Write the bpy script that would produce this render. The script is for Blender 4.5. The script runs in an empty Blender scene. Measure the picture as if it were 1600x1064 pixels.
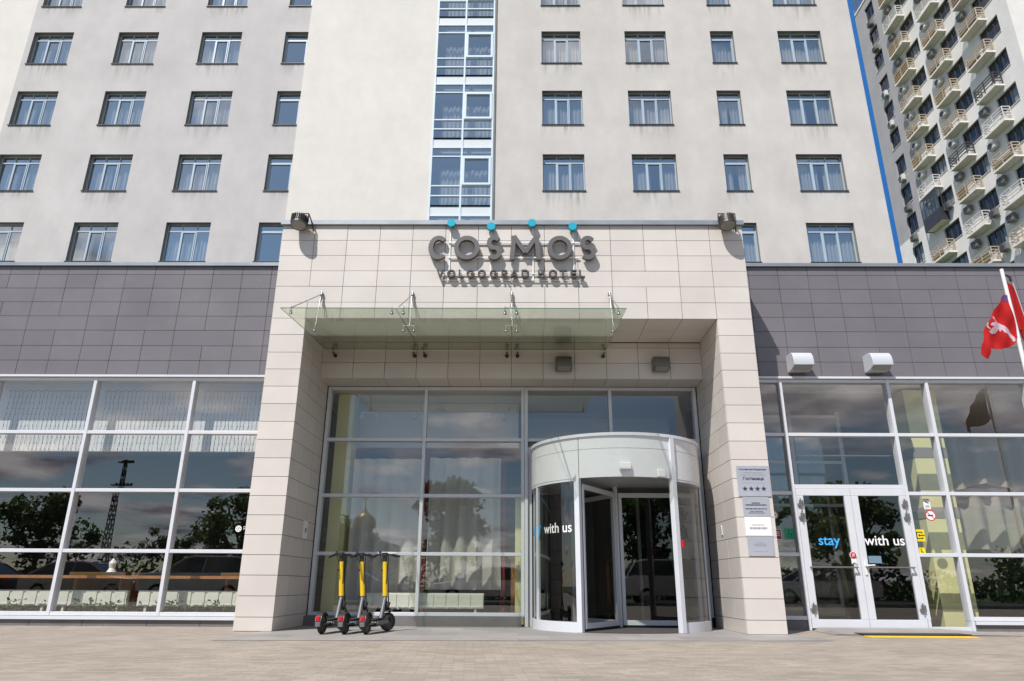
import bpy, bmesh, math, random
from math import sin, cos, pi, radians, sqrt, atan2
from mathutils import Vector, Matrix
random.seed(7)
S = bpy.context.scene
COL = S.collection
# ------------------------------------------------------------------ camera
PITCH, YAW, ROLL = 0.335505, -0.010257, 0.005656
cam_d = bpy.data.cameras.new("camera"); cam = bpy.data.objects.new("camera", cam_d); COL.objects.link(cam)
fw = Vector((sin(YAW)*cos(PITCH), cos(YAW)*cos(PITCH), sin(PITCH)))
rt = Vector((cos(YAW), -sin(YAW), 0)); up = rt.cross(fw)
r2 = rt*cos(ROLL)+up*sin(ROLL); u2 = -rt*sin(ROLL)+up*cos(ROLL)
cam.matrix_world = Matrix(((r2.x, u2.x, -fw.x, 0), (r2.y, u2.y, -fw.y, -11.47), (r2.z, u2.z, -fw.z, 0.675), (0, 0, 0, 1)))
cam_d.sensor_width = 36; cam_d.lens = 1096.2*36/1600; cam_d.clip_end = 2000; cam_d.clip_start = 0.05
S.camera = cam
# ------------------------------------------------------------------ sun and sky
SUN_EL, SUN_AZ = radians(54), radians(34)
w = bpy.data.worlds.new("World"); S.world = w; w.use_nodes = True
nt = w.node_tree; N = nt.nodes; Lk = nt.links
bg = N['Background']; bg.inputs['Strength'].default_value = 0.088
sky = N.new('ShaderNodeTexSky'); sky.sky_type = 'NISHITA'; sky.sun_disc = False
sky.dust_density = .25; sky.ozone_density = 2.5; sky.sun_elevation = SUN_EL; sky.sun_rotation = radians(214)
tc = N.new('ShaderNodeTexCoord'); sep = N.new('ShaderNodeSeparateXYZ'); Lk.new(tc.outputs['Generated'], sep.inputs[0])
def wm(op, a, b):
    n = N.new('ShaderNodeMath'); n.operation = op
    for i, v in enumerate((a, b)):
        if v is None: continue
        if isinstance(v, (int, float)): n.inputs[i].default_value = v
        else: Lk.new(v, n.inputs[i])
    return n.outputs[0]
zz = wm('ADD', wm('MAXIMUM', sep.outputs[2], 0.0), 0.14)
cmb = N.new('ShaderNodeCombineXYZ'); Lk.new(wm('DIVIDE', sep.outputs[0], zz), cmb.inputs[0]); Lk.new(wm('DIVIDE', sep.outputs[1], zz), cmb.inputs[1])
no = N.new('ShaderNodeTexNoise'); no.inputs['Scale'].default_value = 1.1; no.inputs['Detail'].default_value = 9; no.inputs['Roughness'].default_value = .56
Lk.new(cmb.outputs[0], no.inputs['Vector'])
cr = N.new('ShaderNodeValToRGB'); cr.color_ramp.elements[0].position = .50; cr.color_ramp.elements[1].position = .585
Lk.new(no.outputs[0], cr.inputs[0])
no2 = N.new('ShaderNodeTexNoise'); no2.inputs['Scale'].default_value = 3.1; no2.inputs['Detail'].default_value = 6
Lk.new(cmb.outputs[0], no2.inputs['Vector'])
cc = N.new('ShaderNodeValToRGB'); cc.color_ramp.elements[0].position = .35; cc.color_ramp.elements[1].position = .62
cc.color_ramp.elements[0].color = (2.6, 2.5, 3.4, 1); cc.color_ramp.elements[1].color = (12.5, 11.9, 12.3, 1)
Lk.new(no2.outputs[0], cc.inputs[0])
mx = N.new('ShaderNodeMixRGB'); Lk.new(cr.outputs[0], mx.inputs[0]); Lk.new(sky.outputs[0], mx.inputs[1]); Lk.new(cc.outputs[0], mx.inputs[2])
Lk.new(mx.outputs[0], bg.inputs['Color'])
sd = bpy.data.lights.new("sun", 'SUN'); sd.energy = 4.2; sd.angle = radians(0.55); sd.color = (1, .965, .92)
sun = bpy.data.objects.new("sun", sd); COL.objects.link(sun)
sdir = Vector((sin(SUN_AZ)*cos(SUN_EL), cos(SUN_AZ)*cos(SUN_EL), -sin(SUN_EL)))
sun.rotation_euler = sdir.to_track_quat('-Z', 'Y').to_euler(); sun.location = (-20, -30, 60)
S.view_settings.view_transform = 'Standard'; S.view_settings.look = 'None'; S.view_settings.gamma = 1
S.view_settings.exposure = 0.40; S.view_settings.use_curve_mapping = False
S.cycles.use_denoising = True; S.cycles.max_bounces = 12; S.cycles.transparent_max_bounces = 24
S.cycles.sample_clamp_indirect = 6; S.cycles.caustics_reflective = False; S.cycles.caustics_refractive = False

# ------------------------------------------------------------------ helpers
class MB:
    def __init__(s): s.v = []; s.f = []
    def quad(s, *p):
        n = len(s.v); s.v += [tuple(q) for q in p]; s.f.append(tuple(range(n, n+len(p))))
    def box(s, x0, x1, y0, y1, z0, z1, M=None):
        n = len(s.v)
        P = [(x0,y0,z0),(x1,y0,z0),(x1,y1,z0),(x0,y1,z0),(x0,y0,z1),(x1,y0,z1),(x1,y1,z1),(x0,y1,z1)]
        if M is not None: P = [tuple(M @ Vector(p)) for p in P]
        s.v += P
        for q in ((0,3,2,1),(4,5,6,7),(0,1,5,4),(1,2,6,5),(2,3,7,6),(3,0,4,7)): s.f.append(tuple(n+i for i in q))
    def tube(s, a, b, r, r2=None, n=10, cap=True):
        a, b = Vector(a), Vector(b); r2 = r if r2 is None else r2
        d = (b-a).normalized(); u = d.orthogonal().normalized(); v = d.cross(u); k = len(s.v)
        for p, rr in ((a, r), (b, r2)):
            for i in range(n):
                t = 2*pi*i/n; s.v.append(tuple(p+u*cos(t)*rr+v*sin(t)*rr))
        for i in range(n): j = (i+1) % n; s.f.append((k+i, k+j, k+n+j, k+n+i))
        if cap: s.f.append(tuple(k+i for i in reversed(range(n)))); s.f.append(tuple(k+n+i for i in range(n)))
    def path(s, pts, r, n=8):
        for a, b in zip(pts, pts[1:]): s.tube(a, b, r, n=n)
    def lathe(s, prof, M=None, n=24):
        k = len(s.v); m = len(prof)
        for i in range(n):
            t = 2*pi*i/n
            for (r, z) in prof:
                p = Vector((r*cos(t), r*sin(t), z)); s.v.append(tuple(M @ p if M is not None else p))
        for i in range(n):
            j = (i+1) % n
            for q in range(m-1): s.f.append((k+i*m+q, k+j*m+q, k+j*m+q+1, k+i*m+q+1))
    def prism(s, pts, y0, y1, M=None):
        """outline in x,z extruded from y0 to y1"""
        n = len(pts); k = len(s.v)
        for y in (y0, y1):
            for (x, z) in pts:
                p = Vector((x, y, z)); s.v.append(tuple(M @ p if M is not None else p))
        s.f.append(tuple(k+i for i in range(n))); s.f.append(tuple(k+n+i for i in reversed(range(n))))
        for i in range(n): j = (i+1) % n; s.f.append((k+j, k+i, k+n+i, k+n+j))
    def build(s, name, mat, parent=None, smooth=False, bevel=0, **props):
        me = bpy.data.meshes.new(name); me.from_pydata(s.v, [], s.f); me.validate()
        bm = bmesh.new(); bm.from_mesh(me)
        if 'wall' in name: bmesh.ops.remove_doubles(bm, verts=bm.verts, dist=1e-5)
        bmesh.ops.recalc_face_normals(bm, faces=bm.faces); bm.to_mesh(me); bm.free()
        me.materials.append(mat); o = bpy.data.objects.new(name, me); COL.objects.link(o)
        if smooth:
            me.polygons.foreach_set('use_smooth', [True]*len(me.polygons))
            try: me.set_sharp_from_angle(angle=radians(40))
            except Exception: pass
        if bevel:
            m = o.modifiers.new('bevel', 'BEVEL'); m.width = bevel; m.segments = 2; m.limit_method = 'ANGLE'
        if parent is not None: o.parent = parent
        for k, v in props.items(): o[k] = v
        return o
def empty(name, loc=(0,0,0), label=None, cat=None, group=None, rz=0):
    o = bpy.data.objects.new(name, None); COL.objects.link(o); o.location = loc; o.rotation_euler = (0, 0, rz); o.empty_display_size = .2
    tag(o, label, cat, group); return o
def tag(o, label=None, cat=None, group=None, kind=None):
    if label: o['label'] = label
    if cat: o['category'] = cat
    if group: o['group'] = group
    if kind: o['kind'] = kind
    return o
def copy_tree(o, parent=None):
    c = o.copy(); COL.objects.link(c)
    if parent is not None: c.parent = parent
    for ch in [x for x in o.children]: copy_tree(ch, c)
    return c
def text_obj(name, txt, size, loc, mat, parent=None, extrude=.002, align='LEFT', rx=90, rz=0, bend=None, sx=1.0, bold=0):
    cu = bpy.data.curves.new(name+'_curve', 'FONT'); cu.body = txt; cu.size = size; cu.extrude = extrude; cu.align_x = align; cu.offset = bold
    t = bpy.data.objects.new('tmp', cu); COL.objects.link(t); bpy.context.view_layer.update()
    me = bpy.data.meshes.new_from_object(t.evaluated_get(bpy.context.evaluated_depsgraph_get()))
    bpy.data.objects.remove(t); bpy.data.curves.remove(cu)
    M = Matrix.Translation(loc) @ Matrix.Rotation(radians(rz), 4, 'Z') @ Matrix.Rotation(radians(rx), 4, 'X') @ Matrix.Diagonal((sx, 1, 1, 1))
    me.transform(M)
    me.name = name; me.materials.clear(); me.materials.append(mat)
    if bend: 
        for v in me.vertices: v.co = bend(v.co)
    o = bpy.data.objects.new(name, me); COL.objects.link(o)
    if parent is not None: o.parent = parent
    return o

# ------------------------------------------------------------------ materials
def mat(name, col, rough=.6, metal=0, var=0, nscale=2, bump=0, bscale=40, island=0, spec=.5, stain=0, grid=None, coat=0):
    m = bpy.data.materials.new(name); m.use_nodes = True; t = m.node_tree; P = t.nodes['Principled BSDF']
    P.inputs['Roughness'].default_value = rough; P.inputs['Metallic'].default_value = metal
    P.inputs['Specular IOR Level'].default_value = spec; P.inputs['Coat Weight'].default_value = coat
    c = (*col, 1); P.inputs['Base Color'].default_value = c
    tcn = t.nodes.new('ShaderNodeTexCoord'); src = None
    def mul(fac_out, lo, hi, prev, isl=None):
        mr = t.nodes.new('ShaderNodeMapRange'); mr.inputs['To Min'].default_value = lo; mr.inputs['To Max'].default_value = hi
        if isl is None: mr.inputs['From Min'].default_value = .28; mr.inputs['From Max'].default_value = .72
        t.links.new(fac_out, mr.inputs['Value'])
        vm = t.nodes.new('ShaderNodeVectorMath'); vm.operation = 'SCALE'
        if prev is None: vm.inputs[0].default_value = col
        else: t.links.new(prev, vm.inputs[0])
        t.links.new(mr.outputs[0], vm.inputs['Scale']); return vm.outputs[0]
    if var:
        n = t.nodes.new('ShaderNodeTexNoise'); n.inputs['Scale'].default_value = nscale; n.inputs['Detail'].default_value = 6; n.inputs['Roughness'].default_value = .6
        t.links.new(tcn.outputs['Object'], n.inputs['Vector']); 
        src = mul(n.outputs[0], 1-var*1.6, 1+var*1.6, src)
    if stain:
        mp = t.nodes.new('ShaderNodeMapping'); mp.inputs['Scale'].default_value = (.9, .9, .45); t.links.new(tcn.outputs['Object'], mp.inputs[0])
        n = t.nodes.new('ShaderNodeTexNoise'); n.inputs['Scale'].default_value = 1.0; n.inputs['Detail'].default_value = 8; n.inputs['Roughness'].default_value = .65
        t.links.new(mp.outputs[0], n.inputs['Vector']); src = mul(n.outputs[0], 1-stain*1.5, 1+stain*1.5, src)
        mp = t.nodes.new('ShaderNodeMapping'); mp.inputs['Scale'].default_value = (.25, .25, .5); t.links.new(tcn.outputs['Object'], mp.inputs[0])
        n = t.nodes.new('ShaderNodeTexNoise'); n.inputs['Scale'].default_value = 1.0; n.inputs['Detail'].default_value = 4
        t.links.new(mp.outputs[0], n.inputs['Vector']); src = mul(n.outputs[0], 1-stain*1.0, 1+stain*1.0, src)
        mp = t.nodes.new('ShaderNodeMapping'); mp.inputs['Rotation'].default_value = (radians(90), 0, 0); mp.inputs['Location'].default_value = (.3, 0, .4); t.links.new(tcn.outputs['Object'], mp.inputs[0])
        bk = t.nodes.new('ShaderNodeTexBrick'); bk.offset = .37; bk.inputs['Scale'].default_value = 1; bk.inputs['Brick Width'].default_value = 1.85; bk.inputs['Row Height'].default_value = 1.02; bk.inputs['Mortar Size'].default_value = .004
        bk.inputs['Color1'].default_value = (.3,.3,.3,1); bk.inputs['Color2'].default_value = (.7,.7,.7,1); bk.inputs['Mortar'].default_value = (.25,.25,.25,1); t.links.new(mp.outputs[0], bk.inputs['Vector'])
        src = mul(bk.outputs[0], 1-stain*.22, 1+stain*.22, src)
    if island:
        g = t.nodes.new('ShaderNodeNewGeometry'); src = mul(g.outputs['Random Per Island'], 1-island, 1+island, src, 1)
    if src is not None: t.links.new(src, P.inputs['Base Color'])
    if var:
        n3 = t.nodes.new('ShaderNodeMapRange'); n3.inputs['To Min'].default_value = max(0.02, rough-.08); n3.inputs['To Max'].default_value = min(1, rough+.08)
        t.links.new(n.outputs[0], n3.inputs['Value']); t.links.new(n3.outputs[0], P.inputs['Roughness'])
    if bump:
        n = t.nodes.new('ShaderNodeTexNoise'); n.inputs['Scale'].default_value = bscale; n.inputs['Detail'].default_value = 5
        t.links.new(tcn.outputs['Object'], n.inputs['Vector'])
        b = t.nodes.new('ShaderNodeBump'); b.inputs['Strength'].default_value = bump; b.inputs['Distance'].default_value = .02
        t.links.new(n.outputs[0], b.inputs['Height']); t.links.new(b.outputs[0], P.inputs['Normal'])
    return m
def glass_mat(name, tint, f0, wav=.0, gcol=(1,1,1), scale=1.0, dust=0, dcol=(1,1,1), rough=0.0):
    """thin pane: lets light straight through, mirrors what is in front of it (Schlick), same from both sides"""
    m = bpy.data.materials.new(name); m.use_nodes = True; t = m.node_tree; t.nodes.clear(); nn = t.nodes.new; L = t.links.new
    out = nn('ShaderNodeOutputMaterial'); tr = nn('ShaderNodeBsdfTransparent'); tr.inputs[0].default_value = (*tint, 1)
    gl = nn('ShaderNodeBsdfGlossy'); gl.inputs['Roughness'].default_value = rough; gl.inputs[0].default_value = (*gcol, 1)
    g = nn('ShaderNodeNewGeometry'); d = nn('ShaderNodeVectorMath'); d.operation = 'DOT_PRODUCT'; L(g.outputs['Normal'], d.inputs[0]); L(g.outputs['Incoming'], d.inputs[1])
    def mt(op, a, b):
        q = nn('ShaderNodeMath'); q.operation = op
        for i, v in enumerate((a, b)):
            if v is None: continue
            if isinstance(v, (int, float)): q.inputs[i].default_value = v
            else: L(v, q.inputs[i])
        return q.outputs[0]
    c = mt('SUBTRACT', 1.0, mt('ABSOLUTE', d.outputs['Value'], None)); p5 = mt('POWER', c, 5.0); fac = mt('ADD', mt('MULTIPLY', p5, 1-f0), f0)
    mi = nn('ShaderNodeMixShader'); L(fac, mi.inputs[0]); L(tr.outputs[0], mi.inputs[1]); L(gl.outputs[0], mi.inputs[2]); last = mi
    if dust:
        a = nn('ShaderNodeBsdfTranslucent'); b = nn('ShaderNodeBsdfDiffuse'); a.inputs[0].default_value = (*dcol, 1); b.inputs[0].default_value = (*dcol, 1)
        ab = nn('ShaderNodeMixShader'); ab.inputs[0].default_value = .35; L(a.outputs[0], ab.inputs[1]); L(b.outputs[0], ab.inputs[2])
        m2 = nn('ShaderNodeMixShader'); m2.inputs[0].default_value = dust; L(mi.outputs[0], m2.inputs[1]); L(ab.outputs[0], m2.inputs[2]); last = m2
    if wav:
        tcn = nn('ShaderNodeTexCoord'); n = nn('ShaderNodeTexNoise'); n.inputs['Scale'].default_value = scale; n.inputs['Detail'].default_value = 1
        L(tcn.outputs['Object'], n.inputs['Vector']); b = nn('ShaderNodeBump'); b.inputs['Strength'].default_value = wav; b.inputs['Distance'].default_value = .01
        L(n.outputs[0], b.inputs['Height']); L(b.outputs[0], gl.inputs['Normal'])
    L(last.outputs[0], out.inputs[0]); return m
def cloth_mat(name, col, trans=.4):
    m = mat(name, col, .9); t = m.node_tree; P = t.nodes['Principled BSDF']; out = t.nodes['Material Output']
    tl = t.nodes.new('ShaderNodeBsdfTranslucent'); tl.inputs[0].default_value = (*col, 1)
    mi = t.nodes.new('ShaderNodeMixShader'); mi.inputs[0].default_value = trans
    t.links.new(P.outputs[0], mi.inputs[1]); t.links.new(tl.outputs[0], mi.inputs[2]); t.links.new(mi.outputs[0], out.inputs[0]); return m
TILE = mat('cream_tile', (.615,.565,.52), .42, var=.035, nscale=1.2, island=.045, bump=.05, bscale=90)
TILEIN = TILE
GREYT = mat('grey_tile', (.165,.152,.166), .36, var=.06, nscale=.9, island=.05, bump=.03, bscale=90)
PLINT = mat('plinth_stone', (.16,.15,.15), .6, var=.08, nscale=3, island=.08)
JOINT = mat('joint_dark', (.06,.055,.05), .9)
ALU = mat('white_aluminium', (.63,.645,.68), .35, var=.02, nscale=4)
ALUG = mat('grey_aluminium', (.45,.47,.48), .35, metal=.3, var=.03)
FLASH = mat('metal_flashing', (.32,.345,.37), .4, metal=.5, var=.08, nscale=1.5)
STEEL = mat('brushed_steel', (.34,.34,.33), .35, metal=.9)
WALLC = mat('stucco_cream', (.67,.637,.595), .85, var=.02, stain=.03, bump=.25, bscale=25)
WALLG = mat('stucco_grey_beige', (.495,.475,.47), .85, var=.02, stain=.055, bump=.25, bscale=25)
WALLB = mat('stucco_beige', (.54,.51,.485), .85, var=.02, stain=.055, bump=.25, bscale=25)
BLUE = mat('blue_corner_paint', (.005,.12,.38), .45, var=.03)
WINF = mat('window_frame_blue_white', (.40,.48,.56), .4)
SILL = mat('dark_sill', (.07,.07,.075), .5, metal=.4)
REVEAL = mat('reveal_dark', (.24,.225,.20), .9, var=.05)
GLASS = glass_mat('clear_glazing', (.94,.95,.94), .135, wav=.05, scale=.6)
GLASSB = glass_mat('blue_coated_glass', (.95,.98,.99), .48, wav=.06, gcol=(.94,1,.96), scale=.8)
GLASSD = glass_mat('door_glass', (.62,.64,.64), .10, wav=.02)
GLASSA = glass_mat('flat_window_glass', (.75,.78,.8), .12, gcol=(.9,.95,1))
CANO = glass_mat('canopy_glass', (.87,.89,.83), .05, gcol=(.9,.95,.88), dust=.08, dcol=(.66,.69,.60))
EDGE = mat('glass_edge', (.08,.16,.12), .2)
PANELW = mat('white_spandrel', (.66,.70,.73), .3)
SHEER = cloth_mat('sheer_curtain', (.88,.86,.80), .45)
DCURT = mat('satin_curtain', (.27,.25,.20), .5, var=.06)
REDC = mat('dark_red_cloth', (.16,.01,.015), .8)
ROOMW = mat('room_white', (.66,.65,.62), .8)
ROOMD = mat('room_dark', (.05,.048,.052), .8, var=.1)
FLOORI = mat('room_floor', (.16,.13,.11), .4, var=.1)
YEL = mat('pale_yellow_green_paint', (.62,.60,.30), .7, var=.02)
RADI = mat('radiator_cream', (.70,.70,.60), .5)
WOOD = mat('orange_wood', (.36,.15,.045), .5, var=.15, nscale=6)
SIGNG = mat('sign_grey', (.12,.112,.11), .45, metal=.2)
SIGND = mat('sign_dark_grey', (.06,.056,.052), .45)
SIGNS = mat('sign_side', (.03,.03,.03), .5)
CYAN = mat('sign_cyan', (.0,.36,.50), .4)
WHITEM = mat('painted_white_steel', (.75,.75,.74), .4)
DLAMP = mat('dark_lamp_metal', (.05,.047,.04), .45, metal=.4)
HOODD = mat('bronze_grey_lamp', (.15,.135,.115), .4, metal=.2)
LENS = mat('lamp_lens', (.22,.22,.20), .25)
BLK = mat('black_rubber', (.015,.015,.016), .6)
BLKP = mat('black_plastic', (.025,.025,.028), .35)
SYEL = mat('scooter_yellow', (.80,.52,.01), .3, coat=.5)
SGREY = mat('scooter_grey', (.13,.135,.14), .45)
REDP = mat('red_reflector', (.45,.01,.02), .25)
FRED = cloth_mat('flag_red', (.55,.012,.012), .35)
FWHT = mat('flag_white', (.50,.37,.42), .8)
FDRK = mat('flag_purple', (.09,.03,.12), .8)
APW = mat('apartment_white', (.72,.695,.665), .85, var=.02, stain=.04)
APG = mat('apartment_grey_paint', (.36,.35,.36), .85, var=.02, stain=.04)
SLAB = mat('balcony_slab', (.76,.72,.65), .8, var=.04)
RTAN = mat('rail_tan', (.47,.39,.29), .5); RDRK = mat('rail_dark', (.06,.055,.05), .5); RWHT = mat('rail_white', (.60,.58,.55), .5)
BAYD = mat('bay_dark_panel', (.035,.037,.045), .4)
LOGW = [mat('balcony_fill_'+n, c, .8, var=.2, nscale=3) for n, c in (('ochre', (.38,.20,.04)), ('brown', (.22,.12,.06)), ('straw', (.42,.32,.16)))]
ACW = mat('ac_white', (.60,.60,.58), .4)
ACG = mat('ac_grey_cage', (.16,.155,.15), .6, var=.2)
WIND = mat('dark_window_frame', (.05,.05,.055), .4)
YMARK = mat('tactile_yellow', (.72,.42,.02), .6, var=.06, nscale=9)
MATT = mat('entry_mat', (.055,.05,.048), .9, bump=.5, bscale=200)
def stain_mat():
    m = bpy.data.materials.new('water_stain'); m.use_nodes = True; t = m.node_tree; P = t.nodes['Principled BSDF']; P.inputs['Base Color'].default_value = (.20,.18,.15,1); P.inputs['Roughness'].default_value = .9
    tcn = t.nodes.new('ShaderNodeTexCoord'); mp = t.nodes.new('ShaderNodeMapping'); mp.inputs['Scale'].default_value = (7, 1, .7); t.links.new(tcn.outputs['Object'], mp.inputs[0])
    n = t.nodes.new('ShaderNodeTexNoise'); n.inputs['Scale'].default_value = 1; n.inputs['Detail'].default_value = 5; t.links.new(mp.outputs[0], n.inputs['Vector'])
    a = t.nodes.new('ShaderNodeMapRange'); a.inputs['From Min'].default_value = .45; a.inputs['From Max'].default_value = .8; a.inputs['To Max'].default_value = .45; t.links.new(n.outputs[0], a.inputs['Value'])
    sp = t.nodes.new('ShaderNodeSeparateXYZ'); t.links.new(tcn.outputs['Generated'], sp.inputs[0])
    b = t.nodes.new('ShaderNodeMath'); b.operation = 'POWER'; b.inputs[1].default_value = 1.6; t.links.new(sp.outputs[2], b.inputs[0])
    c = t.nodes.new('ShaderNodeMath'); c.operation = 'MULTIPLY'; t.links.new(a.outputs[0], c.inputs[0]); t.links.new(b.outputs[0], c.inputs[1])
    e = t.nodes.new('ShaderNodeMath'); e.operation = 'PINGPONG'; e.inputs[1].default_value = .5; t.links.new(sp.outputs[0], e.inputs[0])
    f = t.nodes.new('ShaderNodeMath'); f.operation = 'MULTIPLY'; f.inputs[1].default_value = 8; f.use_clamp = True; t.links.new(e.outputs[0], f.inputs[0])
    g = t.nodes.new('ShaderNodeMath'); g.operation = 'MULTIPLY'; t.links.new(c.outputs[0], g.inputs[0]); t.links.new(f.outputs[0], g.inputs[1])
    t.links.new(g.outputs[0], P.inputs['Alpha']); return m
STAIN = stain_mat()
# ground
def ground_mat(name, col, mortar, bw, bh, rot=0, var=.14, rough=.85, msize=.012):
    m = bpy.data.materials.new(name); m.use_nodes = True; t = m.node_tree; P = t.nodes['Principled BSDF']; P.inputs['Roughness'].default_value = rough
    tcn = t.nodes.new('ShaderNodeTexCoord'); mp = t.nodes.new('ShaderNodeMapping'); mp.inputs['Rotation'].default_value = (0, 0, rot); t.links.new(tcn.outputs['Object'], mp.inputs[0])
    b = t.nodes.new('ShaderNodeTexBrick'); b.inputs['Scale'].default_value = 1; b.inputs['Brick Width'].default_value = bw; b.inputs['Row Height'].default_value = bh
    b.inputs['Mortar Size'].default_value = msize; b.inputs['Mortar Smooth'].default_value = .3; b.inputs['Bias'].default_value = 0
    b.inputs['Color1'].default_value = (*[c*.86 for c in col], 1); b.inputs['Color2'].default_value = (*[c*1.12 for c in col], 1); b.inputs['Mortar'].default_value = (*mortar, 1)
    t.links.new(mp.outputs[0], b.inputs['Vector'])
    n = t.nodes.new('ShaderNodeTexNoise'); n.inputs['Scale'].default_value = .9; n.inputs['Detail'].default_value = 9; n.inputs['Roughness'].default_value = .7; t.links.new(tcn.outputs['Object'], n.inputs['Vector'])
    mr = t.nodes.new('ShaderNodeMapRange'); mr.inputs['From Min'].default_value = .25; mr.inputs['From Max'].default_value = .75; mr.inputs['To Min'].default_value = 1-var; mr.inputs['To Max'].default_value = 1+var; t.links.new(n.outputs[0], mr.inputs[0])
    vm = t.nodes.new('ShaderNodeVectorMath'); vm.operation = 'SCALE'; t.links.new(b.outputs[0], vm.inputs[0]); 
    vo = t.nodes.new('ShaderNodeTexVoronoi'); vo.inputs['Scale'].default_value = 1.7; t.links.new(tcn.outputs['Object'], vo.inputs['Vector'])
    m3 = t.nodes.new('ShaderNodeMapRange'); m3.inputs['From Min'].default_value = .02; m3.inputs['From Max'].default_value = .045; m3.inputs['To Min'].default_value = .62; m3.inputs['To Max'].default_value = 1; t.links.new(vo.outputs['Distance'], m3.inputs['Value'])
    m4 = t.nodes.new('ShaderNodeMath'); m4.operation = 'MULTIPLY'; t.links.new(mr.outputs[0], m4.inputs[0]); t.links.new(m3.outputs[0], m4.inputs[1])
    t.links.new(m4.outputs[0], vm.inputs['Scale']); t.links.new(vm.outputs[0], P.inputs['Base Color'])
    n2 = t.nodes.new('ShaderNodeTexNoise'); n2.inputs['Scale'].default_value = 60; n2.inputs['Detail'].default_value = 4; t.links.new(tcn.outputs['Object'], n2.inputs['Vector'])
    ad = t.nodes.new('ShaderNodeMath'); ad.operation = 'MULTIPLY_ADD'; ad.inputs[1].default_value = -1.0; t.links.new(b.outputs['Fac'], ad.inputs[0]); t.links.new(n2.outputs[0], ad.inputs[2])
    bp = t.nodes.new('ShaderNodeBump'); bp.inputs['Strength'].default_value = .5; bp.inputs['Distance'].default_value = .006; t.links.new(ad.outputs[0], bp.inputs['Height']); t.links.new(bp.outputs[0], P.inputs['Normal'])
    return m
PAVE = ground_mat('paver_beige', (.30,.255,.21), (.25,.21,.172), .20, .10, rot=radians(-4), var=.20, msize=.0065)
GRAN = ground_mat('granite_paving', (.27,.255,.24), (.2,.19,.18), .9, .6, var=.15, rough=.6, msize=.004)
ASPH = mat('asphalt', (.05,.05,.052), .9, var=.15, nscale=2, bump=.4, bscale=120)
GRASS = mat('grass_green', (.05,.09,.025), .9, var=.3, nscale=1)
LEAF = cloth_mat('leaf_green', (.07,.12,.03), .5); LEAF2 = cloth_mat('leaf_green_light', (.12,.18,.05), .5)
BARK = mat('bark', (.09,.07,.05), .9, var=.2, nscale=5)

# ------------------------------------------------------------------ ground
def sheet(name, x0, x1, y0, y1, z, m):
    b = MB(); b.quad((x0,y0,z),(x1,y0,z),(x1,y1,z),(x0,y1,z)); return tag(b.build(name, m), kind='structure')
sheet('ground', -700, 700, -700, 700, -.03, GRASS)
sheet('pavement', -60, 60, -13.2, 14, -.004, PAVE)
sheet('road', -300, 300, -24, -13.2, -.02, ASPH)
b = MB(); b.quad((-3.9,-1.85,.0),(4.25,-1.25,.0),(4.3,2.4,.0),(-3.9,2.4,.0)); tag(b.build('granite_paving', GRAN), kind='structure')
b = MB(); b.box(-60, 60, -13.35, -13.2, -.1, .11); tag(b.build('kerb', PLINT), kind='structure')

# ------------------------------------------------------------------ hotel building
H = empty('hotel_building', (0,0,0), 'cream tiled hotel with grey clad wings, square entrance portal and tall beige tower of windows', 'hotel')
def wall_holes(mb, x0, x1, z0, z1, Y, holes, depth, rv=None):
    xs = sorted({x0, x1, *[h[0] for h in holes], *[h[1] for h in holes]}); xs = [x for x in xs if x0 <= x <= x1]
    zs = sorted({z0, z1, *[h[2] for h in holes], *[h[3] for h in holes]}); zs = [z for z in zs if z0 <= z <= z1]
    for a, b_ in zip(xs, xs[1:]):
        for c, d in zip(zs, zs[1:]):
            mxx, mz = (a+b_)/2, (c+d)/2
            if any(h[0] < mxx < h[1] and h[2] < mz < h[3] for h in holes): continue
            mb.quad((a,Y,c),(b_,Y,c),(b_,Y,d),(a,Y,d))
    r = rv or mb
    for h in holes:
        a, b_, c, d = h; e = Y+depth
        r.quad((a,Y,c),(a,e,c),(a,e,d),(a,Y,d)); r.quad((b_,Y,c),(b_,Y,d),(b_,e,d),(b_,e,c)); r.quad((a,Y,d),(a,e,d),(b_,e,d),(b_,Y,d)); r.quad((a,Y,c),(b_,Y,c),(b_,e,c),(a,e,c))
YT = 12.4
FL = [12.10+3.05*i for i in range(-1, 6)]
colsL = [(-28.1,-26.4), (-24.45,-22.75), (-20.76,-19.06), (-17.12,-15.40), (-13.55,-11.83), (-9.98,-9.0)]
colsR = [(.93,2.58), (4.45,6.20), (8.07,9.05), (10.92,12.74)]
WH = 1.66
def holes(cols): return [(a, b_, z, z+WH) for a, b_ in cols for z in FL]
TOP = 31.0; DEP = .22
rv = MB()   # unused holder: each window builds its own reveal
for nm, x0, x1, cols, m in (('tower_wall', -34, -21.0, colsL[:2], WALLC), ('tower_wall', -21.0, -8.9, colsL[2:], WALLG), ('tower_wall', -1.05, 14.12, colsR, WALLB)):
    b = MB(); wall_holes(b, x0, x1, 6.3, TOP, YT, holes(cols), DEP, rv); b.build(nm, m, H)
b = MB(); b.box(-8.95, -3.505, YT-.12, YT+.4, 6.3, TOP); b.box(-1.035, -1.0, YT-.10, YT+.05, 6.3, TOP); b.build('projecting_wall', WALLC, H)
b = MB(); b.box(14.12, 14.30, YT-.02, YT+18, 6.3, TOP+.3); b.build('corner_strip', BLUE, H)
b = MB(); b.box(-34, 14.12, YT+5.5, YT+18, 6.3, TOP); b.box(-34, 14.12, YT+.02, YT+5.5, TOP-.3, TOP); b.build('tower_core', ROOMD, H)
b = MB()
for z in FL: b.box(-33.9, 14.1, YT+.3, YT+5.5, z-1.15, z-.85)
b.build('tower_floor_slab', ROOMW, H)
b = MB(); b.box(-34,-33.9, YT+.3, YT+5.5, 6.3, TOP); 
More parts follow.
